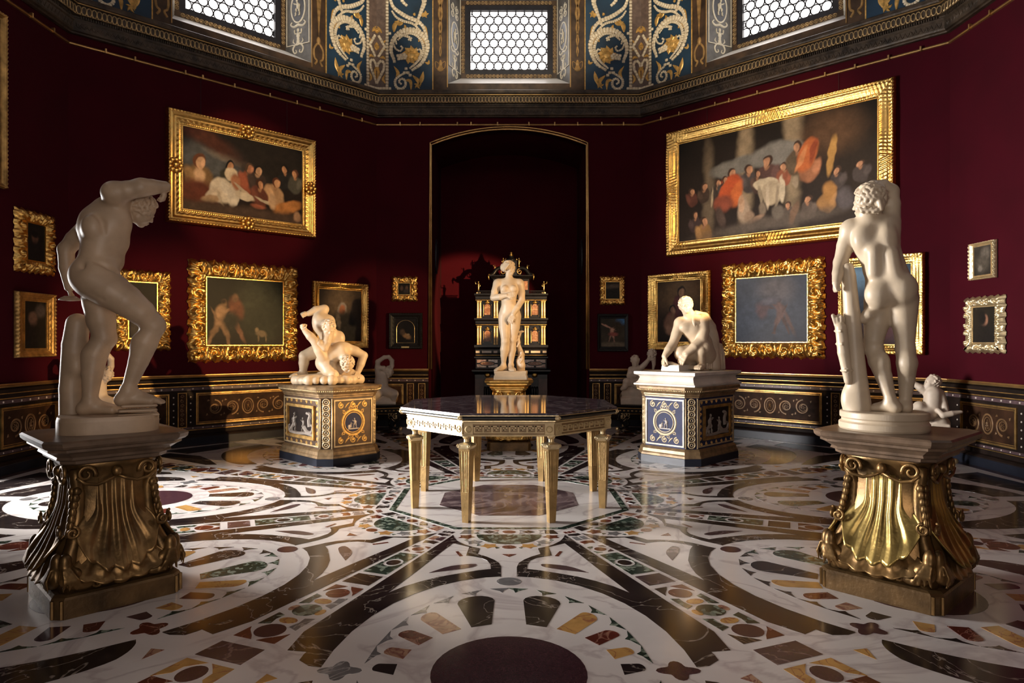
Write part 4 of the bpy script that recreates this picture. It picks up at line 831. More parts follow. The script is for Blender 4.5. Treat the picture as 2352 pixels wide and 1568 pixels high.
def window(k):
    w = struct('window_%d' % (k+1), None, (0, 0, 0), RZ[k]); detail = k in (0, 1, 7)
    # splayed sill, jambs and head
    b = MB(); b.add([(-WO, AP, ZO0), (WO, AP, ZO0), (WI, YI, ZI0), (-WI, YI, ZI0)], [(0, 1, 2, 3)]); b.build('sill', 'sill', w)
    b = MB(); b.add([(-WO, AP, ZO1), (WO, AP, ZO1), (WI, YI, ZI1), (-WI, YI, ZI1)], [(3, 2, 1, 0)]); b.build('head_reveal', 'grotesque', w)
    for s in (-1, 1):
        b = MB(); b.add([(s*WO, AP, ZO0), (s*WO, AP, ZO1), (s*WI, YI, ZI1), (s*WI, YI, ZI0)], [(0, 1, 2, 3) if s < 0 else (3, 2, 1, 0)]); j = b.build('jamb', 'grotesque', w)
        if detail:
            # jamb ornament is modelled flat, then laid on the splayed reveal
            e = Vector((s*(WI-WO), YI-AP, 0)).normalized(); nrm = Vector((-s*e.y, s*e.x, 0)) if True else None
            X = Matrix(((e.x, -nrm.x, 0, s*WO), (e.y, -nrm.y, 0, AP), (0, 0, 1, 0), (0, 0, 0, 1))); L = Vector((WI-WO, YI-AP)).length
            def lay(m_): m_.v = [tuple(X @ Vector(p)) for p in m_.v]; return m_
            f = MB(); gilt_frame(f, .03, L-.03, ZO0+.33, ZO1-.35, .014, 0, .012); [f.ribbon([(L/2+.14*math.cos(a), 6.93+.24*math.sin(a)) for a in np.linspace(0, 2*PI, 25)], .03, .014, 0)]
            for q in (-1, 1): f.ribbon(smooth_path([(L/2, 6.655), (L/2+q*.09, 6.63), (L/2+q*.15, 6.67), (L/2+q*.12, 6.71)], 10), lambda t: .045*(1-.6*t), .014, 0)
            lay(f).build('stucco_border', 'stuccowhite', j)
            h = MB(); hermes(h, L/2, 6.38, .62, 0); [h.ribbon(spiral(L/2+q*.09, 7.3+.12*i, .07, .02, 90, q*1.4, 14), .022, .01, 0) for i in range(2) for q in (-1, 1)]
            relief_man(h, L/2, 6.80, .27, 1, -.004); stuff(lay(h).build('stucco_figure', 'stuccowhite', j))
            o = MB(); o.wallprism([(L/2+.125*math.cos(a), 6.93+.225*math.sin(a)) for a in np.linspace(0, 2*PI, 21)[:-1]], -.006, 0); lay(o).build('oval_medallion', 'winframe', j)
    b = MB(); gilt_frame(b, -WI, WI, ZI0, ZI1, .075, YI+.02, .03); c = b.build('carved_frame', 'brownpaint', w)
    if detail:
        g = MB()
        def chain_(x0, z0, x1, z1):
            L = math.hypot(x1-x0, z1-z0); n = int(L/.066); ux, uz = (x1-x0)/L, (z1-z0)/L
            for i in range(n):
                t = (i+.5)*L/n; x, z = x0+ux*t, z0+uz*t; g.sphere((x, YI-.012, z), (.013, .010, .013), 6, 4)
                g.ribbon([(x+.026*math.cos(a), z+.026*math.sin(a)) for a in np.linspace(0, 2*PI, 13)], .010, .012, YI-.008)
        m_ = .038; chain_(-WI+m_, ZI0+.09, -WI+m_, ZI1-.09); chain_(WI-m_, ZI0+.09, WI-m_, ZI1-.09); chain_(-WI+.09, ZI1-m_, WI-.09, ZI1-m_); chain_(-WI+.09, ZI0+m_, WI-.09, ZI0+m_)
        stuff(g.build('guilloche', 'corngold', c, True))
    b = MB(); gilt_frame(b, -WI+.06, WI-.06, ZI0+.055, ZI1-.055, .11, YI+.06, .05); gilt_frame(b, -GX-.03, GX+.03, GZ0-.03, GZ1+.03, .035, YI+.07, .03); b.build('casement', 'winframe', w)
    if detail:
        px, rr = .160, .160/math.sqrt(3); r_ = 0; z = GZ0-.02; cm = MB()
        while z < GZ1+.09:
            x = -GX-.05+(px/2 if r_ % 2 else 0)
            while x < GX+.09:
                poly = clip_rect([(x+rr*.955*math.sin(a), z+rr*.955*math.cos(a)) for a in np.arange(6)*PI/3], -GX, GX, GZ0, GZ1)
                if len(poly) > 2:
                    q = MB(); q.wallprism(poly, YI+.068, YI+.074); q.build('glass_pane', 'pane', w)
                ring = [(x+.076*math.sin(a), z+.076*math.cos(a)) for a in np.linspace(0, 2*PI, 19)]
                for i in range(18):
                    a, c2 = ring[i], ring[i+1]
                    if all(-GX < p[0] < GX and GZ0 < p[1] < GZ1 for p in (a, c2)): cm.tube([(a[0], YI+.064, a[1]), (c2[0], YI+.064, c2[1])], .0105, 4)
                for a in np.arange(6)*PI/3+PI/6:
                    p, q2 = (x+.072*math.cos(a-PI/6+PI/6), z+.072*math.sin(a)), (x+.086*math.cos(a), z+.086*math.sin(a))
                    if all(-GX < t[0] < GX and GZ0 < t[1] < GZ1 for t in (p, q2)): cm.tube([(p[0], YI+.062, p[1]), (q2[0], YI+.062, q2[1])], .008, 4)
                x += px
            z += px*math.sqrt(3)/2; r_ += 1
        stuff(cm.build('lead_came', 'lead', w))
    else:
        q = MB(); q.box(-GX, GX, YI+.068, YI+.074, GZ0, GZ1); q.build('glass_pane', 'pane', w)
    b = MB(); b.box(-1.0, 1.0, YI+.08, YI+.1, 6.2, 7.75); b.build('outer_shutter', 'winframe', w)
for k in range(8): window(k)

def nacre_piece(w, h, d):
    b = MB(); b.loft([[(x*w/2*s, -d*t, z*h/2*s) for x, z in ((-1, -.7), (-.7, -1), (.7, -1), (1, -.7), (1, .7), (.7, 1), (-.7, 1), (-1, .7))] for s, t in ((1, 0), (.92, .55), (.6, 1))]); return b.mesh('nacre_shell', 'nacre', True)
NP = nacre_piece(.046, .044, .020); NB = nacre_piece(.056, .050, .022); NS = nacre_piece(.036, .034, .016)
def leaf(b, pts, w, y, h=.012): b.ribbon(smooth_path(pts, 10), lambda t: w*math.sin(PI*(t*.9+.07)), h, y)
def flower(b, x, z, r, y):
    for i in range(9):
        a = 2*PI*i/9; b.ribbon([(x+r*.2*math.cos(a), z+r*.2*math.sin(a)), (x+r*.65*math.cos(a), z+r*.65*math.sin(a)), (x+r*math.cos(a+.2), z+r*math.sin(a+.2))], lambda t: r*.55*math.sin(PI*(t*.9+.08)), .016, y)
    b.sphere((x, y-.01, z), (r*.42, .018, r*.42), 8, 6)
def drum(k):
    w = struct('wall_drum_'+SIDES[k], None, (0, 0, 0), RZ[k]); Z0, Z1 = 5.80, 8.6; xo = HS
    b = MB(); T = AP+.03
    for x0, x1, z0, z1 in ((-HS, -WO, Z0, Z1), (WO, HS, Z0, Z1), (-WO, WO, Z0, ZO0), (-WO, WO, ZO1, Z1)): b.box(x0, x1, AP, T, z0, z1)
    b.build('painted_wall', 'brownpaint', w)
    if k in (3, 4, 5): return
    Y = AP-.012
    for s in (-1, 1):
        full = k in (0, 1, 7)
        b = MB(); xa, xb = sorted((s*1.335, s*2.13)); b.box(xa, xb, Y, AP, Z0, Z1); b.build('blue_panel', 'blue', w)
        b = MB(); xa, xb = sorted((s*2.10, s*2.315)); b.box(xa, xb, Y-.004, AP, Z0, Z1); b.build('pilaster_ground', 'mauve', w)
        b = MB(); xa, xb = sorted((s*1.322, s*1.340)); b.box(xa, xb, Y-.006, AP, Z0, Z1); b.build('panel_edge', 'leafgold', w)
        if not full: continue
        cq = lambda cx, cy: (s*(HS-.001-(cx-885)*.00143), 5.835+(1060-cy)*.00143)
        def lay(path, piece, step, y, name='nacre_shell', grow=0.0):
            tot = sum(math.dist(path[i], path[i+1]) for i in range(len(path)-1))
            L = 0; nxt = 0
            for i in range(len(path)-1):
                (x0, z0), (x1, z1) = path[i], path[i+1]; d = math.hypot(x1-x0, z1-z0)
                while nxt <= L+d:
                    t = (nxt-L)/d if d else 0; o = put(name, piece, w, (x0+(x1-x0)*t, y, z0+(z1-z0)*t)); o.rotation_euler = (0, -math.atan2(z1-z0, x1-x0), 0); o.scale = (1, 1, 1+grow*math.sin(PI*nxt/tot)); nxt += step
                L += d
        main = smooth_path([cq(*p) for p in ((1185, 960), (1160, 935), (1190, 900), (1235, 920), (1240, 985), (1190, 1025), (1130, 1000), (1115, 920), (1170, 865), (1260, 820))], 40)
        lay(main, NS, .034, Y, grow=.5)
        big = smooth_path([cq(*p) for p in ((1330, 790), (1430, 720), (1490, 610), (1510, 480), (1455, 370), (1330, 305), (1190, 325), (1090, 430), (1065, 560), (1105, 680), (1090, 715))], 60)
        lay(big, NB, .054, Y, grow=.95); inn = smooth_path([cq(*p) for p in ((1300, 770), (1390, 690), (1435, 590), (1420, 545), (1390, 550))], 24); lay(inn, NS, .034, Y-.006, grow=.4)
        lay(smooth_path([cq(*p) for p in ((1130, 470), (1120, 400), (1200, 370), (1300, 400), (1310, 425), (1290, 430), (1275, 410))], 30), NS, .036, Y-.004, grow=.5)
        lay(smooth_path([cq(*p) for p in ((1085, 440), (1120, 530), (1180, 560), (1205, 520), (1190, 505))], 20), NS, .034, Y)
        lay(smooth_path([cq(*p) for p in ((1350, 735), (1425, 655), (1462, 560), (1452, 470), (1405, 395), (1320, 350), (1225, 365), (1150, 430))], 40), NS, .036, Y-.012, grow=.7); lay(smooth_path([cq(*p) for p in ((1490, 640), (1400, 745), (1320, 800))], 16), NS, .036, Y-.012, grow=.5)
        lay(smooth_path([cq(*p) for p in ((1080, 80), (1130, 150), (1220, 200), (1330, 230), (1430, 320))], 24), NS, .036, Y-.010, grow=.5); lay([cq(1170, 640), cq(1255, 625)], NB, .056, Y-.010)
        lay([cq(1150, 620), cq(1250, 600)], NB, .056, Y-.008); lay([cq(1160, 660), cq(1250, 650)], NB, .056, Y-.008)
        lay(smooth_path([cq(*p) for p in ((1500, 380), (1460, 270), (1390, 200), (1270, 150), (1170, 90), (1090, 20), (1050, -90))], 40), NB, .052, Y, grow=.6)
        lay(smooth_path([cq(*p) for p in ((1390, 190), (1440, 60), (1470, -60), (1380, -160), (1240, -150), (1200, -60), (1260, 10))], 40), NB, .052, Y, grow=.9)
        for p in ((1250, 780), (1275, 830), (1230, 830), (1300, 860), (1400, 200), (1380, 235), (1320, 160), (1050, 350)): put('nacre_shell', NB, w, (*[cq(*p)[0]], Y-.012, cq(*p)[1]))
        z = 5.94
        while z < 7.75: put('nacre_block', NB, w, (s*2.128, Y-.006, z)); z += .056
        for i in range(6): put('nacre_block', NB, w, (s*(2.29-.060*i), Y-.012, 5.835))
        for i in range(5): put('nacre_block', NB, w, (s*(2.29-.052*i), Y-.012, 5.888))
        for (x0, z0), (x1, z1) in (((2.27, 6.46), (2.17, 6.62)), ((2.17, 6.62), (2.27, 6.80)), ((2.30, 6.0), (2.19, 6.22))): lay([(s*x0, z0), (s*x1, z1)], NB, .050, Y-.006, 'nacre_block')
        lay(smooth_path([(s*2.19, 6.22), (s*2.18, 6.32), (s*2.23, 6.37), (s*2.28, 6.33), (s*2.30, 6.27)], 14), NB, .048, Y-.006, 'nacre_block')
        g = MB(); flower(g, *cq(1310, 610), .165, Y-.004)
        for a, c2, w_ in ((((1330, 860), (1400, 930), (1420, 1000)), 1, .07), (((1400, 990), (1440, 900), (1460, 810)), 1, .075), (((1120, 900), (1150, 830), (1100, 745)), 1, .06), (((1230, 920), (1300, 930), (1310, 1050)), 1, .06), (((1400, 450), (1430, 415), (1480, 480)), 1, .07), (((1100, 330), (1110, 250), (1160, 180)), 1, .08), (((1150, 250), (1190, 220), (1210, 170)), 1, .06), (((1430, 130), (1480, 110), (1490, 70)), 1, .08), (((1360, 130), (1350, 110), (1360, 95)), 1, .05), (((1480, 250), (1490, 290), (1520, 400)), 1, .04), (((1250, 330), (1240, 270), (1230, 240)), 1, .05), (((1480, 700), (1520, 710), (1530, 670)), 1, .05)):
            leaf(g, [cq(*p) for p in a], w_, Y-.003)
        for p in ((1390, 980), (1150, 215), (1480, 115)):
            for i in range(5): a = i*1.25; x, z = cq(*p); leaf(g, [(x, z), (x+.03*math.cos(a), z+.03*math.sin(a)), (x+.07*math.cos(a+.3), z+.07*math.sin(a+.3))], .034, Y-.004)
        stuff(g.build('gilt_leafage', 'leafgold', w))
        d = MB()
        for pts in (((2.27, 6.50), (2.20, 6.58), (2.15, 6.56)), ((2.27, 6.76), (2.20, 6.70), (2.15, 6.74)), ((2.30, 6.05), (2.28, 6.18), (2.31, 6.28)), ((2.16, 5.98), (2.20, 6.06), (2.16, 6.14)), ((2.22, 6.86), (2.26, 6.92), (2.30, 6.98)), ((2.31, 6.56), (2.29, 6.62), (2.31, 6.70)), ((2.16, 6.40), (2.2, 6.44), (2.26, 6.42))): leaf(d, [(s*x, z) for x, z in pts], .05, Y-.006)
        for z in (6.62, 6.24, 6.9): flower(d, s*2.305, z, .045, Y-.008)
        stuff(d.build('pilaster_leafage', 'leafgold', w))
        p = MB()                                # painted strip beside the window: twisted gold strands over a vase on one side, an obelisk on the other
        if k == 0:
            for ph in (0, PI):
                p.ribbon([(s*(1.20+.036*(.35+.65*t)*math.sin(17*t*(1.35-.35*t)+ph)), 6.45+1.35*t) for t in np.linspace(0, 1, 50)], lambda t: .016+.045*t, .012, AP-.002)
            p.lathe([(.02, 0), (.055, .02), (.05, .06), (.03, .10), (.035, .14), (.012, .2)], 12, m=Matrix.Translation((s*1.20, AP, 6.2)) @ Matrix.Scale(.3, 4, (0, 1, 0)))
            for q in (-1, 1): p.ribbon(smooth_path([(s*1.2+q*.03, 6.34), (s*1.2+q*.085, 6.37), (s*1.2+q*.08, 6.27), (s*1.2+q*.05, 6.24)], 12), .014, .008, AP-.002)
        else:
            p.wallprism([(s*1.2, 6.45), (s*1.2+.075, 7.6), (s*1.2-.075, 7.6)], AP-.012, AP); p.sphere((s*1.2, AP, 6.38), (.035, .02, .07), 8, 6)
            for q in (-1, 1): p.ribbon(smooth_path([(s*1.2, 6.36), (s*1.2+q*.08, 6.24), (s*1.2+q*.075, 6.1), (s*1.2+q*.03, 6.05), (s*1.2+q*.07, 5.98)], 14), .035, .012, AP-.002)
        p.build('painted_motif', 'motif', w)
        f = MB(); xa, xb = sorted((s*1.067, s*1.085)); f.box(xa, xb, AP-.012, AP, Z0+.12, ZO1); f.build('window_edging', 'trimgold', w)
for k in range(8): drum(k)
def vault():
    b = MB(); r0 = [(CR*math.sin(R(22.5+45*i)), CR*math.cos(R(22.5+45*i)), 8.58) for i in range(8)]
    r1 = [(x*.55, y*.55, 11.2) for x, y, z in r0]; b.loft([r0, r1], False); b.add(r1, [tuple(range(7, -1, -1))]); mark_structure(b.build('ceiling', 'ceiling'), 'dim red octagonal vault')
vault()
# ---------------------------------------------------------------- inlaid marble floor
FLOOR = struct('floor', 'polished floor of coloured marble inlay, rosettes and radiating bands round an octagon')
def octagon(a, off=22.5): return [(a/math.cos(R(22.5))*math.sin(R(off+45*i)), a/math.cos(R(22.5))*math.cos(R(off+45*i))) for i in range(8)]
b = MB(); b.prism(octagon(AP+.3), -.08, 0); b.build('marble_ground', 'white', FLOOR)
HI = .0012
ITEMS = []      # (name, material, polygon in sector coordinates (lateral t, radial r)), one per sector and mirror
def item(name, m, poly, mirror=True, h=HI, sectors=range(8), rot=0.0):
    for mir in ((0, 1) if mirror else (0,)):
        p = [(-t, r) if mir else (t, r) for t, r in poly]
        if rot: c, s = math.cos(rot), math.sin(rot); p = [(t*c+r*s, -t*s+r*c) for t, r in p]
        mm = MB(); mm.prism([(t, -r) for t, r in p], 0, h)
        me = None
        for k in sectors: ITEMS.append((name, m if isinstance(m, str) else m[(k*2+mir) % len(m)], mm, k))
def ellipse(cx, cy, a, b_, n=16): return [(cx+a*math.cos(2*PI*i/n), cy+b_*math.sin(2*PI*i/n)) for i in range(n)]
def capped(A, B_, Cb, Ca, bulge, n=8):           # inner edge A-B_, sides to Cb and Ca, rounded outer end
    ax, ay = (Ca[0]+Cb[0])/2, (Ca[1]+Cb[1])/2; ex, ey = (A[0]+B_[0])/2, (A[1]+B_[1])/2; d = math.hypot(ax-ex, ay-ey); ux, uy = (ax-ex)/d, (ay-ey)/d
    cap = []
    for i in range(n+1): q = PI*i/n; c = (1-math.cos(q))/2; cap.append((Cb[0]+(Ca[0]-Cb[0])*c+ux*bulge*math.sin(q), Cb[1]+(Ca[1]-Cb[1])*c+uy*bulge*math.sin(q)))
    return [A, B_]+cap
def star(x, y, r, n=5, rot=0.0, sx=1.0): return [(x+sx*r*(1 if i % 2 == 0 else .62)*math.cos(rot+PI*i/n), y+r*(1 if i % 2 == 0 else .62)*math.sin(rot+PI*i/n)) for i in range(2*n)]
# centre
b = MB(); b.prism(octagon(.62), 0, HI); b.build('central_octagon', 'centre', FLOOR)
for a0, a1, m_, nm in ((.985, 1.040, 'green', 'green_border'),):
    for i in range(8):
        p, q = octagon(a0), octagon(a1); j = (i+1) % 8; bb = MB(); bb.prism([p[i], p[j], q[j], q[i]], 0, HI); bb.build(nm, m_, FLOOR)
# tile band along each side of the octagon
item('band_disc', 'red', ellipse(0, 1.115, .052, .040), False)
item('band_lozenge', 'dark', [(.10, 1.115), (.15, 1.075), (.20, 1.115), (.15, 1.155)])
for sx in (.075, .225): item('band_triangle', ['grey', 'pinkish', 'red'], [(sx, 1.07), (sx+.05, 1.07), (sx+.012, 1.105)])
for sx in (.075, .225): item('band_triangle', ['grey', 'green'], [(sx, 1.16), (sx+.05, 1.16), (sx+.012, 1.125)])
item('band_square', ['dark', 'grey', 'pinkish'], [(.275, 1.062), (.345, 1.062), (.375, 1.168), (.275, 1.168)])
# lunette against each side
LC = 1.185
item('lunette_field', 'green', [(.245*math.cos(R(a)), LC+.25*math.sin(R(a))) for a in range(0, 181, 12)], False)
item('lunette_disc', 'red', ellipse(0, LC+.318, .050, .040), False)
for a, m_, rr in ((64, 'yellow', .060), (38, 'grey', .058), (11, 'red', .060)):
    item('lunette_star', m_, star(.322*math.cos(R(a)), LC+.322*math.sin(R(a)), rr, 5, R(a+90), 1.15))
for a in (76, 51, 25): item('lunette_chip', 'green', star(.345*math.cos(R(a)), LC+.345*math.sin(R(a)), .020, 3, R(a)))
item('lunette_triangle', 'red', [(.052, 1.665), (-.052, 1.665), (0, 1.725)], False)
# dark strap: along the corner band, round the lunette, in a scroll and round the rosette
EL = lambda a, sa=1.23, sb=.84: (sb*math.sin(a), 3.34-sa*math.cos(a))
def band_edge(r, d): a = R(22.5-d); return (r*math.sin(a), r*math.cos(a))
strip = [band_edge(r, 3.1) for r in (1.27, 1.5, 1.8, 2.1, 2.4)]
lun = [(.415*math.cos(R(a)), LC+.40*math.sin(R(a))) for a in (12, 25, 40, 52, 60)]
scroll_o = [(.205, 1.545), (.216, 1.659), (.15, 1.722), (.102, 1.782), (.066, 1.85), (.051, 1.932), (.049, 2.118)]
ell = [EL(a) for a in (R(4), R(10), R(20), R(30), R(40), R(50), R(60), R(70), R(80), R(88))]
end_ = [(.845, 3.30), (.90, 3.285), (.958, 3.23), (.955, 3.17), (.949, 3.146), (1.045, 3.13)]
back = [band_edge(r, 3.1) for r in (3.10, 2.9, 2.65)]
inner_ell = [(.702, 2.392), (.624, 2.286), (.53, 2.195), (.427, 2.116), (.30, 2.05), (.20, 2.0), (.116, 1.972)]
scroll_i = [(.121, 1.883), (.145, 1.80), (.185, 1.748), (.24, 1.715), (.292, 1.695), (.282, 1.50)]
strip_in = [(.36, 1.44), (.404, 1.411), (.47, 1.62), (.575, 1.98)]
# outer outline down the ellipse, up the corner strip, then the hole is opened through its point at the strip
item('dark_strap', 'dark', strip[:1]+lun+scroll_o+ell+end_+back+[band_edge(2.42, 3.1)]+inner_ell+scroll_i+strip_in+[(.7019, 2.3919), band_edge(2.4199, 3.1)]+strip[::-1][1:-1])
item('strap_bar', 'red', [(.352, 1.60), (.372, 1.605), (.335, 1.715), (.312, 1.705)])
item('strap_shield', 'violet', smooth_path([(.505, 2.045), (.40, 1.93), (.30, 1.885), (.215, 1.875), (.225, 1.93), (.33, 1.985)], 12))
# large rosettes
for sg in (1, -1):
    y = lambda d: 3.34-sg*d
    PET = [(((.089, .507), (.192, .472)), ((.286, .78), (.081, .835)), .09, ['dark', 'dark', 'green']), (((.242, .45), (.330, .389)), ((.455, .553), (.385, .651)), .045, ['yellow', 'pinkish', 'yellow']),
           (((.374, .347), (.433, .264)), ((.54, .362), (.478, .427)), .035, ['red', 'red', 'porphyry']), (((.460, .215), (.486, .121)), ((.576, .172), (.549, .239)), .022, ['yellow', 'pinkish']),
           (((.504, .071), (.505, -.028)), ((.596, .008), (.580, .075)), .02, ['dark', 'dark', 'porphyry'])]
    for n_, ((A, B_), (Co, Ci), bl, ms) in enumerate(PET):
        if n_ == 4 and sg < 0: continue
        if n_ == 3 and sg < 0: ms = ['red', 'yellow']
        item('rosette_petal', ms, [(t, y(d)) for t, d in capped(A, B_, Co, Ci, bl)])
    for a in (4, 19, 34, 47, 59, 70, 80):
        q = R(a); w_ = R(4.8); f = lambda aa, s: (.655*s*math.sin(aa), 1.03*s*math.cos(aa))
        p = [f(q-w_, 1.0), f(q+w_*1.2, 1.0), f(q+w_*.25, .955), f(q-w_*.1, .925), f(q-w_*.3, .965)]
        item('rosette_spandrel', ['green', 'grey', 'green', 'dark'], [(t, y(d)) for t, d in p])
item('rosette_centre', 'porphyry', ellipse(0, 3.34, .345, .362, 40), False, HI)
item('ring_disc', ['grey', 'red', 'porphyry', 'grey'], ellipse(0, 2.20, .075, .068), False)
item('ring_disc', ['grey', 'red'], ellipse(0, 4.47, .075, .068), False)
item('ring_quatrefoil', ['porphyry', 'grey', 'red'], [(.75+.078*math.cos(a)*(1+.28*math.cos(4*a)), 3.33+.070*math.sin(a)*(1+.28*math.cos(4*a))) for a in np.linspace(0, 2*PI, 33)[:-1]])
# outer half: straps curling from the rosette to the wall
out_e = [EL(a) for a in (R(94), R(105), R(118), R(132), R(146), R(160), R(174))]
item('outer_strap', 'dark', smooth_path([(.842, 3.42), (.90, 3.44), (.97, 3.50), (1.02, 3.60), (1.03, 3.85), (.95, 4.20), (.80, 4.52), (.60, 4.72), (.35, 4.86), (.10, 4.90)], 24)+[EL(R(q)) for q in range(174, 93, -6)])
item('outer_bar', 'dark', [(1.20, 3.72), (1.30, 3.80), (1.52, 4.95), (1.30, 5.0), (1.10, 4.5), (1.13, 4.1)])
item('outer_wedge', 'dark', [(.30, 5.02), (.80, 4.85), (1.15, 4.80), (1.30, 5.25), (.30, 5.35)])
item('outer_triangle', ['pinkish', 'yellow'], [(1.06, 3.36), (1.09, 3.47), (1.00, 3.40)])
item('outer_panel', ['grey', 'violet', 'green'], [(.05, 5.40), (2.0, 5.40), (2.06, 5.52), (.05, 5.52)])
# bands running to the corners
CB = R(22.5); ctan = math.tan(R(2.45))
def citem(name, m, poly, mirror=False): item(name, m, poly, mirror, HI, range(8), CB)
W_ = lambda u: u*ctan
citem('corner_cap', 'dark', [(-.045, 1.262), (.045, 1.262), (.052, 1.30), (.0, 1.322), (-.052, 1.30)])
for q in (-.033, .0, .033): citem('corner_chip', ['red', 'grey', 'dark'], [(q-.012, 1.19), (q+.012, 1.19), (q+.013, 1.235), (q-.013, 1.235)])
citem('band_trapezoid', ['grey', 'violet', 'pinkish'], [(-.052, 1.345), (-.006, 1.345), (-.004, 1.44), (-.057, 1.425)]); citem('band_trapezoid', ['grey', 'grey', 'violet'], [(.052, 1.345), (.006, 1.345), (.004, 1.425), (.057, 1.44)])
citem('band_heart', ['red', 'pinkish', 'brown'], [(-.055, 1.47), (.0, 1.455), (.055, 1.47), (.045, 1.53), (.0, 1.515), (-.045, 1.53)])
def cluster(u, r, ms):
    w = W_(u)*.93
    citem('band_disc', ms[0], ellipse(0, u, r, r, 20))
    for du in (-1, 1):
        citem('band_corner', ms[1], [(w*(1+du*.04), u+du*(r*1.75)), (w*(.30), u+du*(r*1.75)), (w*.42, u+du*r*1.34), (w*.78, u+du*r*.95), (w*(1+du*.02), u+du*r*.55)], True)
cluster(1.676, .042, ('red', ['violet', 'green', 'red']))
w1, w2 = W_(1.79)*.92, W_(2.215)*.92
for s in (0, 1):
    h = [(.064*math.cos(R(a)), 1.995+.075*math.sin(R(a))) for a in (range(180, 361, 20) if s == 0 else range(0, 181, 20))]
    citem('band_panel', 'green', ([(-w1, 1.79), (w1, 1.79), (W_(1.985)*.92, 1.985)]+h[::-1]+[(-W_(1.985)*.92, 1.985)]) if s == 0 else ([(w2, 2.215), (-w2, 2.215), (-W_(2.005)*.92, 2.005)]+h[::-1]+[(W_(2.005)*.92, 2.005)]))
citem('band_disc', 'dark', ellipse(0, 1.995, .045, .052, 20))
def square(u0, u1, m_): citem('band_square', m_, [(-W_(u0)*.92, u0), (W_(u0)*.92, u0), (W_(u1)*.92, u1), (-W_(u1)*.92, u1)])
square(2.255, 2.42, ['violet', 'dark', 'brown'])
def run(u, m2):                                  # disc cluster, small kidneys, middle disc, kidneys, disc cluster
    r = .072*u/2.85
    citem('band_disc', ['red', 'porphyry'], ellipse(0, u-.27, r*.95, r*.95, 20)); citem('band_disc', m2, ellipse(0, u, r*1.1, r*1.1, 20)); citem('band_disc', ['porphyry', 'red'], ellipse(0, u+.285, r*1.1, r*1.1, 20))
    for du in (-.135, .15): citem('band_kidney', ['yellow', 'pinkish'], ellipse(0, u+du, r*.75, r*.5, 12))
    for du in (0,): citem('band_kidney', ['pinkish', 'yellow', 'yellow'], ellipse(W_(u)*.72, u, r*.35, r*.55, 12), True)
    for du, f in ((-.145, 1), (.155, -1)):
        w = W_(u+du)*.92; citem('band_bracket', ['green', 'green', 'grey'], [(w, u+du-.075), (w*.55, u+du-.055*1), (w*.62, u+du), (w*.5, u+du+.06), (w*1.02, u+du+.085)], True)
    for du, f in ((-.27, -1), (.285, 1)):
        w = W_(u+du)*.92; citem('band_corner', ['red', 'brown', 'red'], [(w*(1+f*.035), u+du+f*.115), (w*.12, u+du+f*.115), (w*.35, u+du+f*.08), (w*.8, u+du+f*.03), (w*1.0, u+du-f*.005)], True)
run(2.862, ['green', 'yellow', 'green', 'dark']); square(3.33, 3.49, ['violet', 'dark'])
for s in (-1, 1): citem('band_corner', 'yellow', [(s*.142, 3.53), (s*.01, 3.53), (s*.05, 3.565), (s*.085, 3.60), (s*.09, 3.66), (s*.152, 3.72)])
citem('band_disc', 'porphyry', ellipse(0, 3.635, .062, .075, 20)); run(4.10, ['green', 'dark']); square(4.58, 4.80, ['violet', 'dark']); run(5.15, ['dark', 'green']); square(5.55, 5.8, ['violet'])
# near pieces stand as their own stones; those of the three far sectors are joined stone by stone
cache = {}; far = {}; cnt = {}
for nm, m_, mm, k in ITEMS:
    if k in (3, 4, 5) or cnt.get(nm, 0) >= 290:
        f = far.setdefault(m_, MB()); c, s = math.cos(k*PI/4), math.sin(k*PI/4)
        f.add([(x*c-y*s, x*s+y*c, z) for x, y, z in mm.v], mm.f)
    else:
        key = (id(mm), m_)
        if key not in cache: cache[key] = mm.mesh(nm, m_)
        put(nm, cache[key], FLOOR, None, k*PI/4); cnt[nm] = cnt.get(nm, 0)+1
for m_, f in far.items(): stuff(f.build('far_inlay', m_, FLOOR))
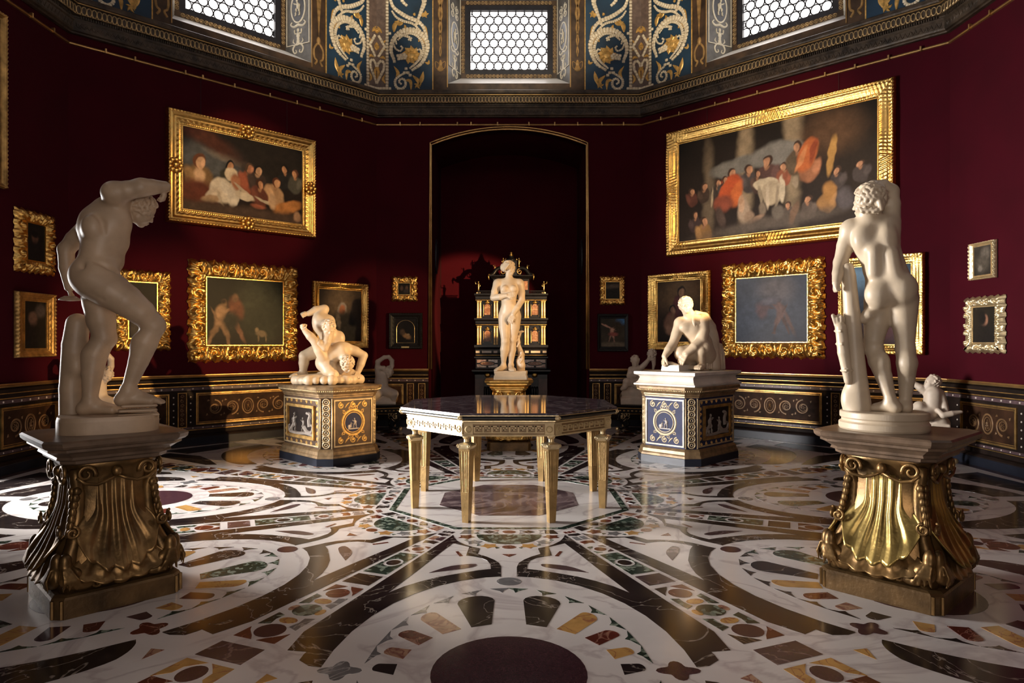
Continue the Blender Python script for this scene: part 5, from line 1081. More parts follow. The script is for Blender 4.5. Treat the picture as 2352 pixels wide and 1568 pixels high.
# ---------------------------------------------------------------- the table
def rect8(hx, hy, ch): return [(-hx+ch, -hy), (hx-ch, -hy), (hx, -hy+ch), (hx, hy-ch), (hx-ch, hy), (-hx+ch, hy), (-hx, hy-ch), (-hx, -hy+ch)]
def table():
    t = thing('octagonal_table', 'octagonal table with dark polished stone top and gilt fluted legs, centre of the floor', 'table')
    oct_ = lambda a, z: [(x, y, z) for x, y in octagon(a)]
    b = MB(); b.loft([oct_(a, z) for a, z in ((.93, .872), (.945, .876), (.945, .889), (.938, .892))]); b.build('stone_top', 'tabletop', t)
    b = MB(); b.loft([oct_(a, z) for a, z in ((.885, .818), (.895, .822), (.895, .828), (.915, .832), (.935, .838), (.95, .848), (.95, .858), (.94, .866), (.945, .870), (.945, .8725), (.90, .8725))]); e = b.build('top_edge', 'ebony', t)
    for a, z0, z1 in ((.899, .819, .827), (.952, .8695, .8745)):
        g = MB(); g.loft([oct_(a-.03, z0), oct_(a, z0), oct_(a, z1), oct_(a-.03, z1)]); g.build('gilt_fillet', 'palegold', e)
    for i in range(8):
        a = R(22.5+45*i); c = MB(); r = .95/math.cos(R(22.5)); p = (r*.982*math.sin(a), r*.982*math.cos(a), .853)
        c.sphere(p, (.026, .026, .020), 10, 6); [c.sphere((p[0]+.02*math.sin(q), p[1]+.02*math.cos(q), .853), .010, 6, 4) for q in np.arange(6)]; c.build('corner_mount', 'palegold', e, True)
    A = .885
    for k in range(8):
        X = Matrix.Rotation(k*PI/4, 4, 'Z'); h = A*TAN
        b = MB(); b.add([X @ Vector(p) for p in ((-h, -A, .70), (h, -A, .70), (h, -A, .82), (-h, -A, .82), (-h*.96, -A+.035, .70), (h*.96, -A+.035, .70), (h*.96, -A+.035, .82), (-h*.96, -A+.035, .82))], [(0, 1, 2, 3), (7, 6, 5, 4), (4, 5, 1, 0), (3, 2, 6, 7), (1, 5, 6, 2), (4, 0, 3, 7)]); ap = b.build('apron', 'aprongold', t)
        g = MB(); w = .0052; y0, y1 = -A-.007, -A+.002
        for z in (.708, .806): g.box(-h, h, -A-.010, -A+.002, z-.006, z+.006)
        x = -h+.085; L = h-.085; n = 8; p = 2*L/n; z0, z1 = .735, .785
        for i in range(n):                       # the key pattern, bar by bar
            q = x+i*p
            for a in ((q, q+p*.16, z0, z1), (q, q+p*.80, z1-w*1.6, z1), (q+p*.66, q+p*.82, z0+.018, z1), (q+p*.34, q+p*.82, z0+.014, z0+.014+w*1.8), (q+p*.32, q+p*.46, z0+.014, z0+.034), (q, q+p*1.02, z0-w*1.4, z0)): g.box(a[0], a[1], y0, y1, a[2], a[3])
        g.v = [tuple(X @ Vector(v_)) for v_ in g.v]; g.build('key_pattern', 'keygold', ap)
        for s in (-1, 1):
            c = MB(); m_ = X @ Matrix.Translation((s*(h-.042), -A-.004, .758)) @ Matrix.Rotation(PI/2, 4, 'X'); c.box(s*(h-.042)-.036, s*(h-.042)+.036, -A-.008, -A, .716, .800, X)
            c.lathe([(.029, .0), (.029, .008), (.022, .012), (.019, .006), (.011, .006), (.010, .013), (.002, .014)], 16, m=m_); c.build('roundel_block', 'keygold', ap, False)
    def leg():
        b = MB(); n = 5; rings = []
        def ring(hw, z, d):
            pts = []
            for s in range(4):
                for i in range(n*4):
                    q = -1+2*i/(n*4); inn = abs(q) < .84; f = (1-abs(math.cos(PI*(q/.84*n/2))))if inn else 0; f = d*(0.5+0.5*math.cos(2*PI*(q/.84)*n/2+PI*(n % 2 == 0))) if inn else 0
                    x, y = q*hw, -hw+f
                    for _ in range(s): x, y = -y, x
                    pts.append((x, y, z))
            return pts
        b.loft([ring(.0265, 0, 0), ring(.029, .06, 0), ring(.036, .245, 0), ring(.036, .25, .0035), ring(.047, .575, .005), ring(.047, .58, 0), ring(.049, .595, 0)])
        return b.mesh('leg', 'tablegold')
    LM = leg(); c = MB()
    c.loft([[(x*s, y*s, z) for x, y in rect8(1, 1, .25)] for s, z in ((.050, .595), (.058, .605), (.062, .622), (.056, .634), (.040, .642))]); c.lathe([(.030, .64), (.022, .65), (.022, .672), (.034, .69), (.036, .70)], 14)
    for i in range(4):
        for s in (-1, 1):
            X = Matrix.Rotation(i*PI/2, 4, 'Z'); c.tube([X @ Vector((s*.046+x, -.058, z)) for x, z in spiral(0, .62, .014, .004, 0, 1.2*s, 10)], .005, 5)
    CM = c.mesh('capital', 'palegold')
    for i in range(8):
        a = R(22.5+45*i); l = put('leg', LM, t, (.895*math.sin(a), .895*math.cos(a), 0), -a); put('capital', CM, l)
table()

# ---------------------------------------------------------------- pedestals
def shell_pedestal(label, loc, rz, body, shell, s=1.0, top='slab'):
    t = thing('shell_pedestal', label, 'pedestal', loc, rz, 'carved shell pedestals')
    WZ = [(.12, .285), (.16, .30), (.22, .30), (.30, .28), (.42, .24), (.55, .212), (.68, .205), (.76, .225), (.80, .25)]
    wz = lambda z: float(np.interp(z, [a for a, _ in WZ], [b_ for _, b_ in WZ]))
    sq = lambda h, c, z: [(x*s, y*s, z) for x, y in rect8(h, h, c)]
    b = MB(); b.loft([sq(h, .05, z) for h, z in ((.325, 0), (.325, .10), (.318, .112), (.30, .12))]); base = b.build('base', 'gildwood', t)
    g = MB()
    for i in range(4):
        X = Matrix.Rotation(i*PI/2, 4, 'Z')
        for q in (-1, 1): g.tube([(X @ Vector((q*.285*s, -.3195*s, z))) for z in (.006, .10)], .010*s, 6)
    stuff(g.build('corner_bead', 'bronzegilt', base))
    b = MB(); b.loft([sq(w, w*.35, z) for z, w in WZ]); b.build('body', body, t, True)
    b = MB(); b.loft([sq(h, c, z) for h, c, z in ((.25, .06, .79), (.268, .06, .80), (.27, .06, .815), (.29, .06, .825), (.285, .06, .838), (.315, .065, .862), (.335, .07, .872), (.335, .07, .885), (.35, .07, .892), (.362, .075, .905), (.366, .075, .925), (.355, .075, .935))]); b.build('top_slab', top, t)
    nu, nv = 61, 25; U, V = np.meshgrid(np.linspace(-1, 1, nu), np.linspace(0, 1, nv), indexing='ij')
    def fan(top, drop, w0, w1, out, flute, n, lift):
        rim = 1-.34*np.abs(U)**3+.055*np.abs(np.cos(n/2*PI*U)); z = top-drop*V*rim
        sv = np.clip((V-.40)/.5, 0, 1); x = U*(w0+(w1-w0)*sv*sv*(3-2*sv)); bw = np.interp(z, [a for a, _ in WZ], [c for _, c in WZ])
        y = -(bw+.006+out*V**2*(1-.35*U**2)+flute*(.3+V)*np.cos(n*PI*U)*(1-.4*V)+lift*np.maximum(V-.82, 0)*4*.05-.02*np.abs(U)**3)
        P = np.stack([x*s, y*s, z], -1); vv, q = grid_mesh(P); back = P.copy(); back[..., 1] += .016*s; vb, qb = grid_mesh(back); N = nu*nv
        edge = [i*nv+nv-1 for i in range(nu)]; eq = [(edge[i], edge[i+1], N+edge[i+1], N+edge[i]) for i in range(nu-1)]
        e0 = list(range(nv)); eq += [(e0[i], e0[i+1], N+e0[i+1], N+e0[i]) for i in range(nv-1)]; e1 = [(nu-1)*nv+i for i in range(nv)]; eq += [(e1[i], e1[i+1], N+e1[i+1], N+e1[i]) for i in range(nv-1)]
        return np.vstack([vv, vb]), np.vstack([q, qb[:, ::-1]+N, np.array(eq)])
    S1 = np_mesh('scallop_shell', *fan(.700, .465, .115, .205, .048, .012, 5, .5), shell); S2 = np_mesh('lower_lip', *fan(.36, .200, .18, .235, .045, .008, 5, .3), body)
    PARTS = []
    for q in (-1, 1):
        v = MB(); v.tube([(x*s, -(wz(.74)+.022)*s, z) for x, z in spiral(q*.155, .735, .048, .012, 200 if q > 0 else -20, -1.25*q, 22)], lambda k: (.013-.006*k)*s, 6); PARTS.append(v.mesh('volute', body, True))
        v = MB(); v.tube([(x*s, y*s, z) for x, y, z in [(q*.198, -.245, .72), (q*.16, -.245, .685), (q*.10, -.24, .672), (q*.05, -.238, .688), (0, -.236, .712)]], .010*s, 6); PARTS.append(v.mesh('swag', body, True))
        for i in range(7):
            v = MB(); z_ = .645-.036*i; v.lathe([(.004, .026), (.020-.0015*i, .012), (.024-.0015*i, -.006), (.014, -.022), (.004, -.028)], 7, m=Matrix.Translation((q*(.190+.007*i)*s, -(wz(z_)+.004)*s, z_)) @ Matrix.Scale(.75, 4, (0, 1, 0))); PARTS.append(v.mesh('husk', body, True))
        v = MB(); v.tube([(x*s, -(wz(.40)+.03)*s, z) for x, z in spiral(q*.225, .435, .035, .010, 90, 1.3*q, 14)], .009*s, 6); PARTS.append(v.mesh('side_scroll', body, True))
        D = Sdf(.009); D.ball((q*.235*s, -.300*s, .205), (.060*s, .034*s, .056), .02); D.ball((q*.185*s, -.312*s, .165), (.060*s, .026*s, .030), .02); D.ball((q*.262*s, -.295*s, .285), (.034*s, .030*s, .055), .03)
        for k in range(4): D.chain([(q*(.19+.03*k)*s, -.335*s, .15), (q*(.215+.02*k)*s, -.345*s, .20), (q*(.245+.012*k)*s, -.325*s, .26)], [.006, .010, .006], .012)
        PARTS.append(D.mesh('corner_foliage', body))
        v = MB(); v.tube([(x*s, -.315*s, z) for x, z in spiral(q*.12, .165, .030, .008, 0, 1.3*q, 14)], .009*s, 6); PARTS.append(v.mesh('base_scroll', body, True))
    v = MB(); v.sphere((0, -.235*s, .735), (.030*s, .025*s, .030), 10, 6); PARTS.append(v.mesh('centre_boss', body, True))
    v = MB(); v.sphere((0, -.31*s, .150), (.045*s, .03*s, .026), 10, 6); PARTS.append(v.mesh('base_boss', body, True))
    cm = MB(); cm.tube([(0, -.325*s, .13), (0, -.345*s, .20), (0, -.335*s, .27), (0, -.285*s, .36), (0, -.25*s, .5), (0, -.245*s, .62), (0, -.27*s, .70), (0, -.275*s, .76)], lambda k: (.052-.024*k)*s, 10); CMm = cm.mesh('corner_scroll', body, True)
    for i in range(4): put('scallop_shell', S1, t, None, i*PI/2); put('lower_lip', S2, t, None, i*PI/2); [put(p.name.split('.')[0], p, t, None, i*PI/2) for p in PARTS]; put('corner_scroll', CMm, t, None, PI/4+i*PI/2)
    return t
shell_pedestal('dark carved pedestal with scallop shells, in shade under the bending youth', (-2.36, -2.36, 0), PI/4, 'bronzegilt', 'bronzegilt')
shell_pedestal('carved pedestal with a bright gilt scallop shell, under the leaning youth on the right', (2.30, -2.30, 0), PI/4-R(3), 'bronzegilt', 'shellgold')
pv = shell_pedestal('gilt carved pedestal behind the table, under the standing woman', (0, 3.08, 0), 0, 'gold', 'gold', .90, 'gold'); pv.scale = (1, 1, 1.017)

def painted_pedestal(label, k, face):
    loc = (DIR[k][0]*3.2, DIR[k][1]*3.2, 0); t = thing('painted_pedestal', label, 'pedestal', loc, RZ[k], 'painted pedestals'); HX, HY, CH = .385, .545, .115
    sh = lambda o, z: [(x, y, z) for x, y in rect8(HX+o, HY+o, CH+o*.4)]
    b = MB(); b.loft([sh(.055, 0), sh(.055, .085), sh(.05, .09)]); b.build('plinth', 'basegrey', t)
    b = MB(); b.loft([sh(o, z) for o, z in ((.05, .09), (.05, .10), (.045, .115), (.035, .13), (.03, .165), (.012, .185), (.0, .195))]); b.build('base_moulding', 'moulding', t)
    b = MB(); b.loft([sh(0, .195), sh(0, .795)]); b.build('body', face, t)
    b = MB(); b.loft([sh(o, z) for o, z in ((.0, .795), (.012, .80), (.012, .815), (.022, .825), (.022, .84), (.045, .86), (.06, .872), (.06, .885), (.072, .893), (.075, .92), (.068, .93))]); b.build('top_moulding', 'moulding', t)
    g = MB()
    for x, y in rect8(HX+.062, HY+.062, CH+.025): pass
    for i in range(8):
        P8 = rect8(HX+.061, HY+.061, CH+.025); a, c = Vector(P8[i]), Vector(P8[(i+1) % 8]); L = (c-a).length; n = max(int(L/.022), 1)
        for j in range(n): p = a+(c-a)*((j+.5)/n); g.sphere((p.x, p.y, .8785), (.010, .010, .009), 6, 4)
    stuff(g.build('bead_row', 'palegold', t))
    Y = lambda s: Matrix.Rotation(s*PI/2, 4, 'Z')
    def face_parts(si, W_, depth, kind):           # ornament is laid on one face: si quarter turns round
        X = Y(si); lay = lambda m_: (setattr(m_, 'v', [tuple(X @ Vector((p[0], p[1]-depth, p[2]))) for p in m_.v]), m_)[1]
        z0, z1 = .215, .775; e = MB(); gilt_frame(e, -W_, W_, z0, z1, .016, 0, .010); lay(e).build('face_border', 'ivoryline', t)
        o = MB()
        if kind == 'round':
            for zz in (.285, .705):
                for x in (-W_*.62, 0, W_*.62): o.ribbon(spiral(x, zz, .040, .010, 90, 1.4, 18), .016, .006, 0); o.sphere((x, 0, zz), (.012, .008, .012), 6, 4)
                for x in (-W_*.31, W_*.31): o.ribbon(smooth_path([(x-.03, zz-.03), (x, zz+.01), (x+.03, zz+.03)], 8), lambda q: .018*math.sin(PI*(q*.8+.1)), .006, 0)
            cz = .495; r = min(.15, W_*.72)
            for rr, w in ((r, .030), (r*.80, .012)): o.ribbon([(rr*math.cos(a), cz+rr*math.sin(a)) for a in np.linspace(0, 2*PI, 37)], w, .010, 0)
            for a in np.arange(12)*PI/6+.26:
                if abs(math.sin(a)) > .35: x, z = (r+.035)*math.cos(a), cz+(r+.03)*math.sin(a); o.ribbon(spiral(x, z, .024, .006, math.degrees(a), 1.2*(1 if math.cos(a) > 0 else -1), 12), .010, .005, 0)
            lay(o).build('painted_ornament', 'creamgold' if face == 'navy' else 'leafgold', t)['kind'] = 'stuff'
            d = MB(); d.wallprism([(r*.78*math.cos(a), cz+r*.78*math.sin(a)) for a in np.linspace(0, 2*PI, 25)[:-1]], -.002, 0); lay(d).build('roundel_ground', 'navy', t)
            f = MB(); f.ribbon([(-.075, cz-.078), (.075, cz-.078)], .012, .004, -.002)
            for q, h, ln in ((-.035, .075, 1), (.022, .125, -1)): relief_man(f, q, cz-.072, h, ln, -.002)
            f.sphere((-.055, -.004, cz-.05), (.022, .010, .024), 8, 6)
            lay(f).build('cameo_figures', 'cameo', t)
        else:
            for zz in (.245, .745):
                for i in range(7): x = -W_+.06+(2*W_-.12)*i/6; o.ribbon(spiral(x, zz, .024, .006, 90*(i % 2)*2-90, 1.3, 14), .011, .005, 0)
            for x in (-W_+.045, W_-.045):
                for i in range(6): o.ribbon(spiral(x, .31+.072*i, .022, .006, 180*(i % 2), 1.3, 14), .011, .005, 0)
            stuff(lay(o).build('painted_ornament', 'leafgold', t))
            f = MB(); gilt_frame(f, -W_+.09, W_-.09, .29, .70, .03, 0, .028); gilt_frame(f, -W_+.12, W_-.12, .32, .67, .008, 0, .012); lay(f).build('relief_frame', 'oldgold', t)
            r = MB(); r.box(-W_+.12, W_-.12, -.003, 0, .32, .67); lay(r).build('relief_ground', 'dado', t)
            f = MB(); relief_man(f, -.17, .36, .24, 1, -.003); relief_man(f, .06, .37, .18, -1, -.003)
            f.ribbon(smooth_path([(-.17, .46), (-.24, .40), (-.29, .36), (-.30, .42), (-.26, .44)], 14), lambda w: .06*(1-.75*w), .018, -.003)
            f.ribbon(smooth_path([(.06, .43), (.15, .37), (.25, .38), (.28, .45), (.23, .47)], 14), lambda w: .07*(1-.75*w), .018, -.003)
            f.ribbon(smooth_path([(.20, .44), (.19, .52), (.22, .58), (.17, .60)], 12), lambda w: .07-.03*w, .020, -.003); f.sphere((.165, -.012, .60), (.034, .016, .018), 10, 6)
            f.ribbon(smooth_path([(-W_+.14, .35), (-.1, .34), (.1, .355), (W_-.14, .345)], 12), .04, .014, -.003)
            lay(f).build('carved_relief', 'relief', t)
    for si, W_, dp, kd in ((0, HX-CH-.005, HY, 'round'), (2, HX-CH-.005, HY, 'round'), (1, HY-CH-.005, HX, 'relief'), (3, HY-CH-.005, HX, 'relief')): face_parts(si, W_, dp, kd)
    for q in range(4):                              # chamfers with a chain of interlaced rings
        sx, sy = ((-1, -1), (1, -1), (1, 1), (-1, 1))[q]; c = Vector((sx*(HX-CH/2), sy*(HY-CH/2), 0)); an = math.atan2(sx, -sy); X = Matrix.Translation(c) @ Matrix.Rotation(an, 4, 'Z'); o = MB(); w = CH*.707-.012
        for x in (-w, w): o.box(x-.008, x+.008, -.012, 0, .20, .79, X)
        for i in range(8):
            z = .245+.072*i
            pts = lambda r: [X @ Vector((r*math.cos(a), -.008, z+r*.92*math.sin(a))) for a in np.linspace(0, 2*PI, 19)[:-1]]
            o.tube(pts(.040), .0085, 5, True); o.tube(pts(.017), .006, 5, True)
            if i < 7:
                for s in (-1, 1): o.tube([X @ Vector((s*.045, -.010, z+.022)), X @ Vector((s*.030, -.012, z+.036)), X @ Vector((-s*.030, -.012, z+.036)), X @ Vector((-s*.045, -.010, z+.05))], .006, 5)
        o.build('ring_chain', 'ivoryline', t, True)
painted_pedestal('brown and gold painted pedestal with chamfered corners, under the wrestlers', 7, 'ochrepanel')
painted_pedestal('navy and gold painted pedestal with chamfered corners, under the crouching man', 1, 'navy')
def stone_slab():
    t = thing('stone_plinth', 'grey white moulded stone slab between the crouching man and his painted pedestal', 'plinth', (DIR[1][0]*3.2, DIR[1][1]*3.2, .93), RZ[1]); b = MB()
    sh = lambda o, z: [(x, y, z) for x, y in ((-.40-o, -.555-o), (.40+o, -.555-o), (.40+o, .555+o), (-.40-o, .555+o))]
    b.loft([sh(o, z) for o, z in ((.02, 0), (.025, .012), (.025, .022), (.005, .03), (-.015, .055), (-.03, .095), (-.02, .115), (.01, .13), (.022, .136), (.022, .166), (.018, .17))]); b.build('moulded_slab', 'slabwhite', t)
stone_slab()

# ---------------------------------------------------------------- console stands under the children
def stand(label, loc, rz, first=[]):
    if first:
        p = first[0]; t = p.copy(); COL.objects.link(t); t.location = loc; t.rotation_euler = (0, 0, rz); t['label'] = label
        def rec(a, b_):
            for ch in list(a.children): c = ch.copy(); COL.objects.link(c); c.parent = b_; rec(ch, c)
        rec(p, t); return t
    t = thing('console_stand', label, 'stand', loc, rz, 'console stands under the child statues'); first.append(t)
    b = MB(); b.loft([[(x, y, z) for x, y in rect8(.30+o, .24+o, .03)] for o, z in ((-.02, .385), (0, .395), (.015, .405), (.02, .42), (.012, .43))]); b.build('top', 'blackwood', t)
    b = MB(); b.loft([[(x, y, z) for x, y in rect8(h, h*.8, .02)] for h, z in ((.255, .30), (.27, .31), (.27, .385))]); a = b.build('apron', 'blackwood', t)
    g = MB(); g.loft([[(x, y, z) for x, y in rect8(h, h*.8, .02)] for h, z in ((.272, .372), (.279, .374), (.279, .383), (.272, .385))]); [g.sphere((x, -.217, .335), (.02, .01, .012), 6, 4) for x in np.linspace(-.2, .2, 7)]; g.build('gilt_fillet', 'oldgold', a)
    for q in range(4):
        X = Matrix.Rotation(PI/4+q*PI/2, 4, 'Z'); L = MB(); pth = smooth_path([(.22, .31), (.31, .27), (.30, .18), (.22, .12), (.20, .06), (.27, .035), (.335, .055)], 24)
        L.tube([X @ Vector((x, 0, z)) for x, z in pth], lambda k: .030-.014*k, 8); l = L.build('leg', 'blackwood', t, True)
        f = MB(); f.sphere(X @ Vector((.345, 0, .035)), .035, 10, 8); f.build('ball_foot', 'palegold', l, True)
        s = MB()
        for sg in (-1, 1): s.tube([X @ Vector((x, sg*.03, z)) for x, z in spiral(.26, .235, .055, .015, 60, 1.2, 16)], .009, 5)
        s.tube([X @ Vector((.335-.17*k, .0, .20-.05*math.sin(PI*k))) for k in np.linspace(0, 1, 8)], .007, 5); s.build('gilt_scroll', 'palegold', l, True)
    return t
stand('black and gilt console stand under the child with a snake, beside the wrestlers', (-2.10, 5.02, 0), RZ[7]/2)
stand('black and gilt console stand under the child with a mask, beside the crouching man', (2.10, 5.02, 0), RZ[1]/2)
stand('black and gilt console stand in the far right corner, behind the right shell pedestal', (5.02, 1.95, 0), RZ[1]*1.5)
stand('black and gilt console stand in the far left corner, behind the left shell pedestal', (-4.98, 1.95, 0), RZ[7]*1.5)

# ---------------------------------------------------------------- ebony cabinet in the niche
def figurine(x, y, z, h, name, parent, m='palegold', arm=1):
    b = MB(); s = h/.17
    b.lathe([(.016*s, 0), (.014*s, .05*s), (.019*s, .085*s), (.014*s, .10*s), (.021*s, .13*s), (.007*s, .140*s)], 8, (x, y, z)); b.sphere((x, y, z+.155*s), (.012*s, .012*s, .015*s), 8, 6)
    b.tube([(x+.018*s*arm, y, z+.128*s), (x+.045*s*arm, y-.01, z+.125*s), (x+.05*s*arm, y-.01, z+.165*s)], .006*s, 5); b.tube([(x-.018*s*arm, y, z+.128*s), (x-.03*s*arm, y-.01, z+.10*s), (x-.02*s*arm, y-.02, z+.08*s)], .006*s, 5)
    b.box(x-.022*s, x+.022*s, y-.022*s, y+.022*s, z-.012, z+.004); return b.build(name, m, parent, True)
def cabinet():
    t = thing('ebony_cabinet', 'tall ebony cabinet with gilt columns and figurines, in the niche behind the woman', 'cabinet', (.04, 6.15, 0)); Yf = 0.0
    def bx(name, m, x0, x1, y0, y1, z0, z1, p=t): b = MB(); b.box(x0, x1, y0, y1, z0, z1); return b.build(name, m, p)
    # stand
    b = MB(); b.loft([[(x, y, z) for x, y in ((-.66-o, -.05-o), (.66+o, -.05-o), (.66+o, .6), (-.66-o, .6))] for o, z in ((0, .80), (.0, .87), (.03, .90), (.055, .93), (.055, .955), (.02, .98))]); st = b.build('stand_top', 'ebony', t)
    for s in (-1, 1):
        l = bx('stand_leg', 'mahogany', min(s*.66, s*.50), max(s*.66, s*.50), -.03, .55, 0, .82); d = bx('carved_support', 'ebony', min(s*.50, s*.36), max(s*.50, s*.36), .0, .12, 0, .80)
        o = MB(); [o.lathe([(.02, 0), (.028, .1), (.018, .3), (.030, .42), (.018, .5)], 8, (s*.43+q*.045, -.01, .15)) for q in (-1, 0, 1)]; o.build('turned_baluster', 'ebony', d, True)
        g = MB(); g.sphere((s*.43, -.05, .86), (.055, .04, .045), 12, 8); [g.sphere((s*.43+q*.055, -.05, .90), (.035, .022, .018), 8, 6) for q in (-1, 1)]; g.build('gilt_mask', 'gold', t, True)
    bx('stand_rail', 'mahogany', -.5, .5, .2, .5, .05, .15)
    # lower drawer stage
    b = MB(); b.loft([[(x, y, z) for x, y in ((-.645-o, -.02-o), (.645+o, -.02-o), (.645+o, .58), (-.645-o, .58))] for o, z in ((0, .98), (0, 1.16), (.03, 1.175), (.03, 1.195), (.0, 1.21))]); b.build('lower_stage', 'ebony', t)
    for s in (-1, 1):
        dr = bx('inlaid_drawer', 'blackwood', min(s*.635, s*.235), max(s*.635, s*.235), -.03, -.02, .99, 1.155)
        for qx in (-1, 1):
            for qz in (-1, 1): cx, cz = s*.435+qx*.105, 1.072+qz*.042; bx('ochre_inlay', 'pinkish', cx-.085, cx+.085, -.036, -.030, cz-.028, cz+.028, dr)
        e = MB(); e.wallprism([(s*.435+.145*math.copysign(abs(math.cos(a))**.7, math.cos(a)), 1.072+.044*math.sin(a)) for a in np.linspace(0, 2*PI, 25)[:-1]], -.040, -.03); e.build('oval_border', 'ebony', dr)
        e = MB(); e.wallprism([(s*.435+.125*math.copysign(abs(math.cos(a))**.7, math.cos(a)), 1.072+.031*math.sin(a)) for a in np.linspace(0, 2*PI, 25)[:-1]], -.043, -.03); e.build('red_inlay', 'jasper', dr)
    bx('carcase', 'ebony', -.62, .62, .03, .56, 1.21, 2.22)
    def course(z0, z1, name, o=.035):
        b = MB(); b.loft([[(x, y, z) for x, y in ((-.64-q, -.02-q), (.64+q, -.02-q), (.64+q, .57), (-.64-q, .57))] for q, z in ((0, z0), (o*.3, z0+(z1-z0)*.3), (o*.4, z0+(z1-z0)*.6), (o, z0+(z1-z0)*.8), (o, z1))]); b.build(name, 'ebony', t)
        g = MB(); g.box(-.65, .65, -.042, -.018, z0+.012, z0+.018); g.box(-.66, .66, -.05, -.02, z1-.02, z1-.014); g.build('gilt_line', 'oldgold', t)
    course(1.21, 1.41, 'base_frieze'); course(1.765, 1.90, 'middle_entablature'); course(2.215, 2.35, 'top_entablature')
    for x, w in ((-.61, .035), (-.445, .085), (-.285, .035), (.285, .035), (.445, .085), (.61, .035)):
        bx('ivory_plate', 'cameo', x-w, x+w, -.052, -.02, 1.265, 1.305); bx('ivory_plate', 'cameo', x-w*.8, x+w*.8, -.052, -.02, 1.875, 1.893)
    cm = MB(); cm.lathe([(.024, 0), (.024, .014), (.018, .022), (.0175, .05), (.019, .14), (.0165, .29), (.016, .305), (.024, .318), (.026, .334)], 12); CMs = cm.mesh('column', 'columngold', True)
    for z, sc in ((1.415, 1.03), (1.902, .935)):
        for x in (-.61, -.563, -.305, -.258, .258, .305, .563, .61): o = put('column', CMs, t, (x, -.015, z)); o.scale = (1, 1, sc)
        for s in (-1, 1):
            p = MB(); gilt_frame(p, s*.435-.085, s*.435+.085, z+.02, z+.30, .014, .03, .05); n = p.build('niche_surround', 'ebony', t)
            a = MB(); zz = z+.06; a.wallprism([(s*.435-.055, zz), (s*.435+.055, zz)]+[(s*.435+.055*math.cos(q), zz+.15+.05*math.sin(q)) for q in np.linspace(0, PI, 9)], .006, .03); a.build('stone_panel', 'jasper', n)
            c = MB(); c.sphere((s*.435, -.01, z+.285), (.05, .03, .022), 10, 6); c.sphere((s*.435, -.02, z+.31), (.022, .022, .02), 8, 6); c.build('gilt_crest', 'oldgold', n, True)
            for q in (-.072, .072): k = MB(); k.lathe([(.011, 0), (.008, .01), (.008, .2), (.012, .215)], 8, (s*.435+q, -.012, z+.035)); k.build('small_column', 'brass', n, True)
    bx('centre_door', 'blackwood', -.20, .20, -.005, .03, 1.44, 2.19); e = MB(); e.wallprism([(-.13, 1.5), (.13, 1.5)]+[(.13*math.cos(q), 1.98+.13*math.sin(q)) for q in np.linspace(0, PI, 13)], -.015, 0); e.build('centre_panel', 'jasper', t)
    # balustrade, attic and broken pediment
    bl = MB(); [bl.lathe([(.006, 0), (.010, .015), (.005, .035), (.008, .045)], 6, (x, .0, 2.35)) for x in list(np.linspace(-.60, -.36, 12))+list(np.linspace(.36, .60, 12))]; bl.box(-.62, -.34, -.01, .01, 2.395, 2.405); bl.box(.34, .62, -.01, .01, 2.395, 2.405); bl.build('balustrade', 'ebony', t)
    bx('attic', 'ebony', -.33, .33, .02, .45, 2.35, 2.64); b = MB(); b.loft([[(x, y, z) for x, y in ((-.35-o, -.0-o), (.35+o, -.0-o), (.35+o, .46), (-.35-o, .46))] for o, z in ((0, 2.62), (.02, 2.645), (.05, 2.67), (.05, 2.685))]); b.build('attic_cornice', 'ebony', t)
    for s in (-1, 1):
        bx('attic_panel', 'jasper', s*.27-.035, s*.27+.035, .008, .02, 2.42, 2.58)
        p = MB(); path = smooth_path([(s*.40, 2.69), (s*.33, 2.72), (s*.27, 2.80), (s*.19, 2.83), (s*.13, 2.79), (s*.12, 2.73), (s*.16, 2.71), (s*.18, 2.745)], 26); p.tube([(x, .10, z) for x, z in path], lambda k: .045-.022*k, 8); p.build('pediment_scroll', 'ebony', t, True)
        g = MB(); g.tube([(x, .02, z) for x, z in spiral(s*.155, 2.755, .055, .012, 90, 1.3*s, 16)], .008, 5); g.tube([(s*.40, .0, 2.70), (s*.415, -.02, 2.66), (s*.405, -.02, 2.60)], lambda k: .022-.014*k, 7); g.build('gilt_scroll', 'oldgold', t, True)
        figurine(s*.60, .04, 2.385, .20, 'figurine', t, 'brass', s); bx('figurine_base', 'palegold', s*.60-.035, s*.60+.035, .0, .08, 2.35, 2.375)
        figurine(s*.145, .10, 2.86, .16, 'figurine', t, 'brass', -s); figurine(s*.30, .10, 2.79, .10, 'figurine', t, 'brass', s)
    bx('crest_block', 'ebony', -.11, .11, .03, .3, 2.68, 2.95); c = MB(); c.lathe([(.10, 0), (.115, .02), (.06, .06), (.045, .09), (.05, .10)], 12, (0, .12, 2.95)); c.build('crest_cap', 'ebony', t, True)
    g = MB(); g.sphere((0, .01, 2.90), (.045, .03, .055), 10, 8); g.lathe([(.03, 0), (.045, .02), (.02, .04), (.03, .06), (.012, .08), (.002, .10)], 10, (0, .12, 3.05)); g.build('crest_finial', 'gold', t, True)
cabinet()
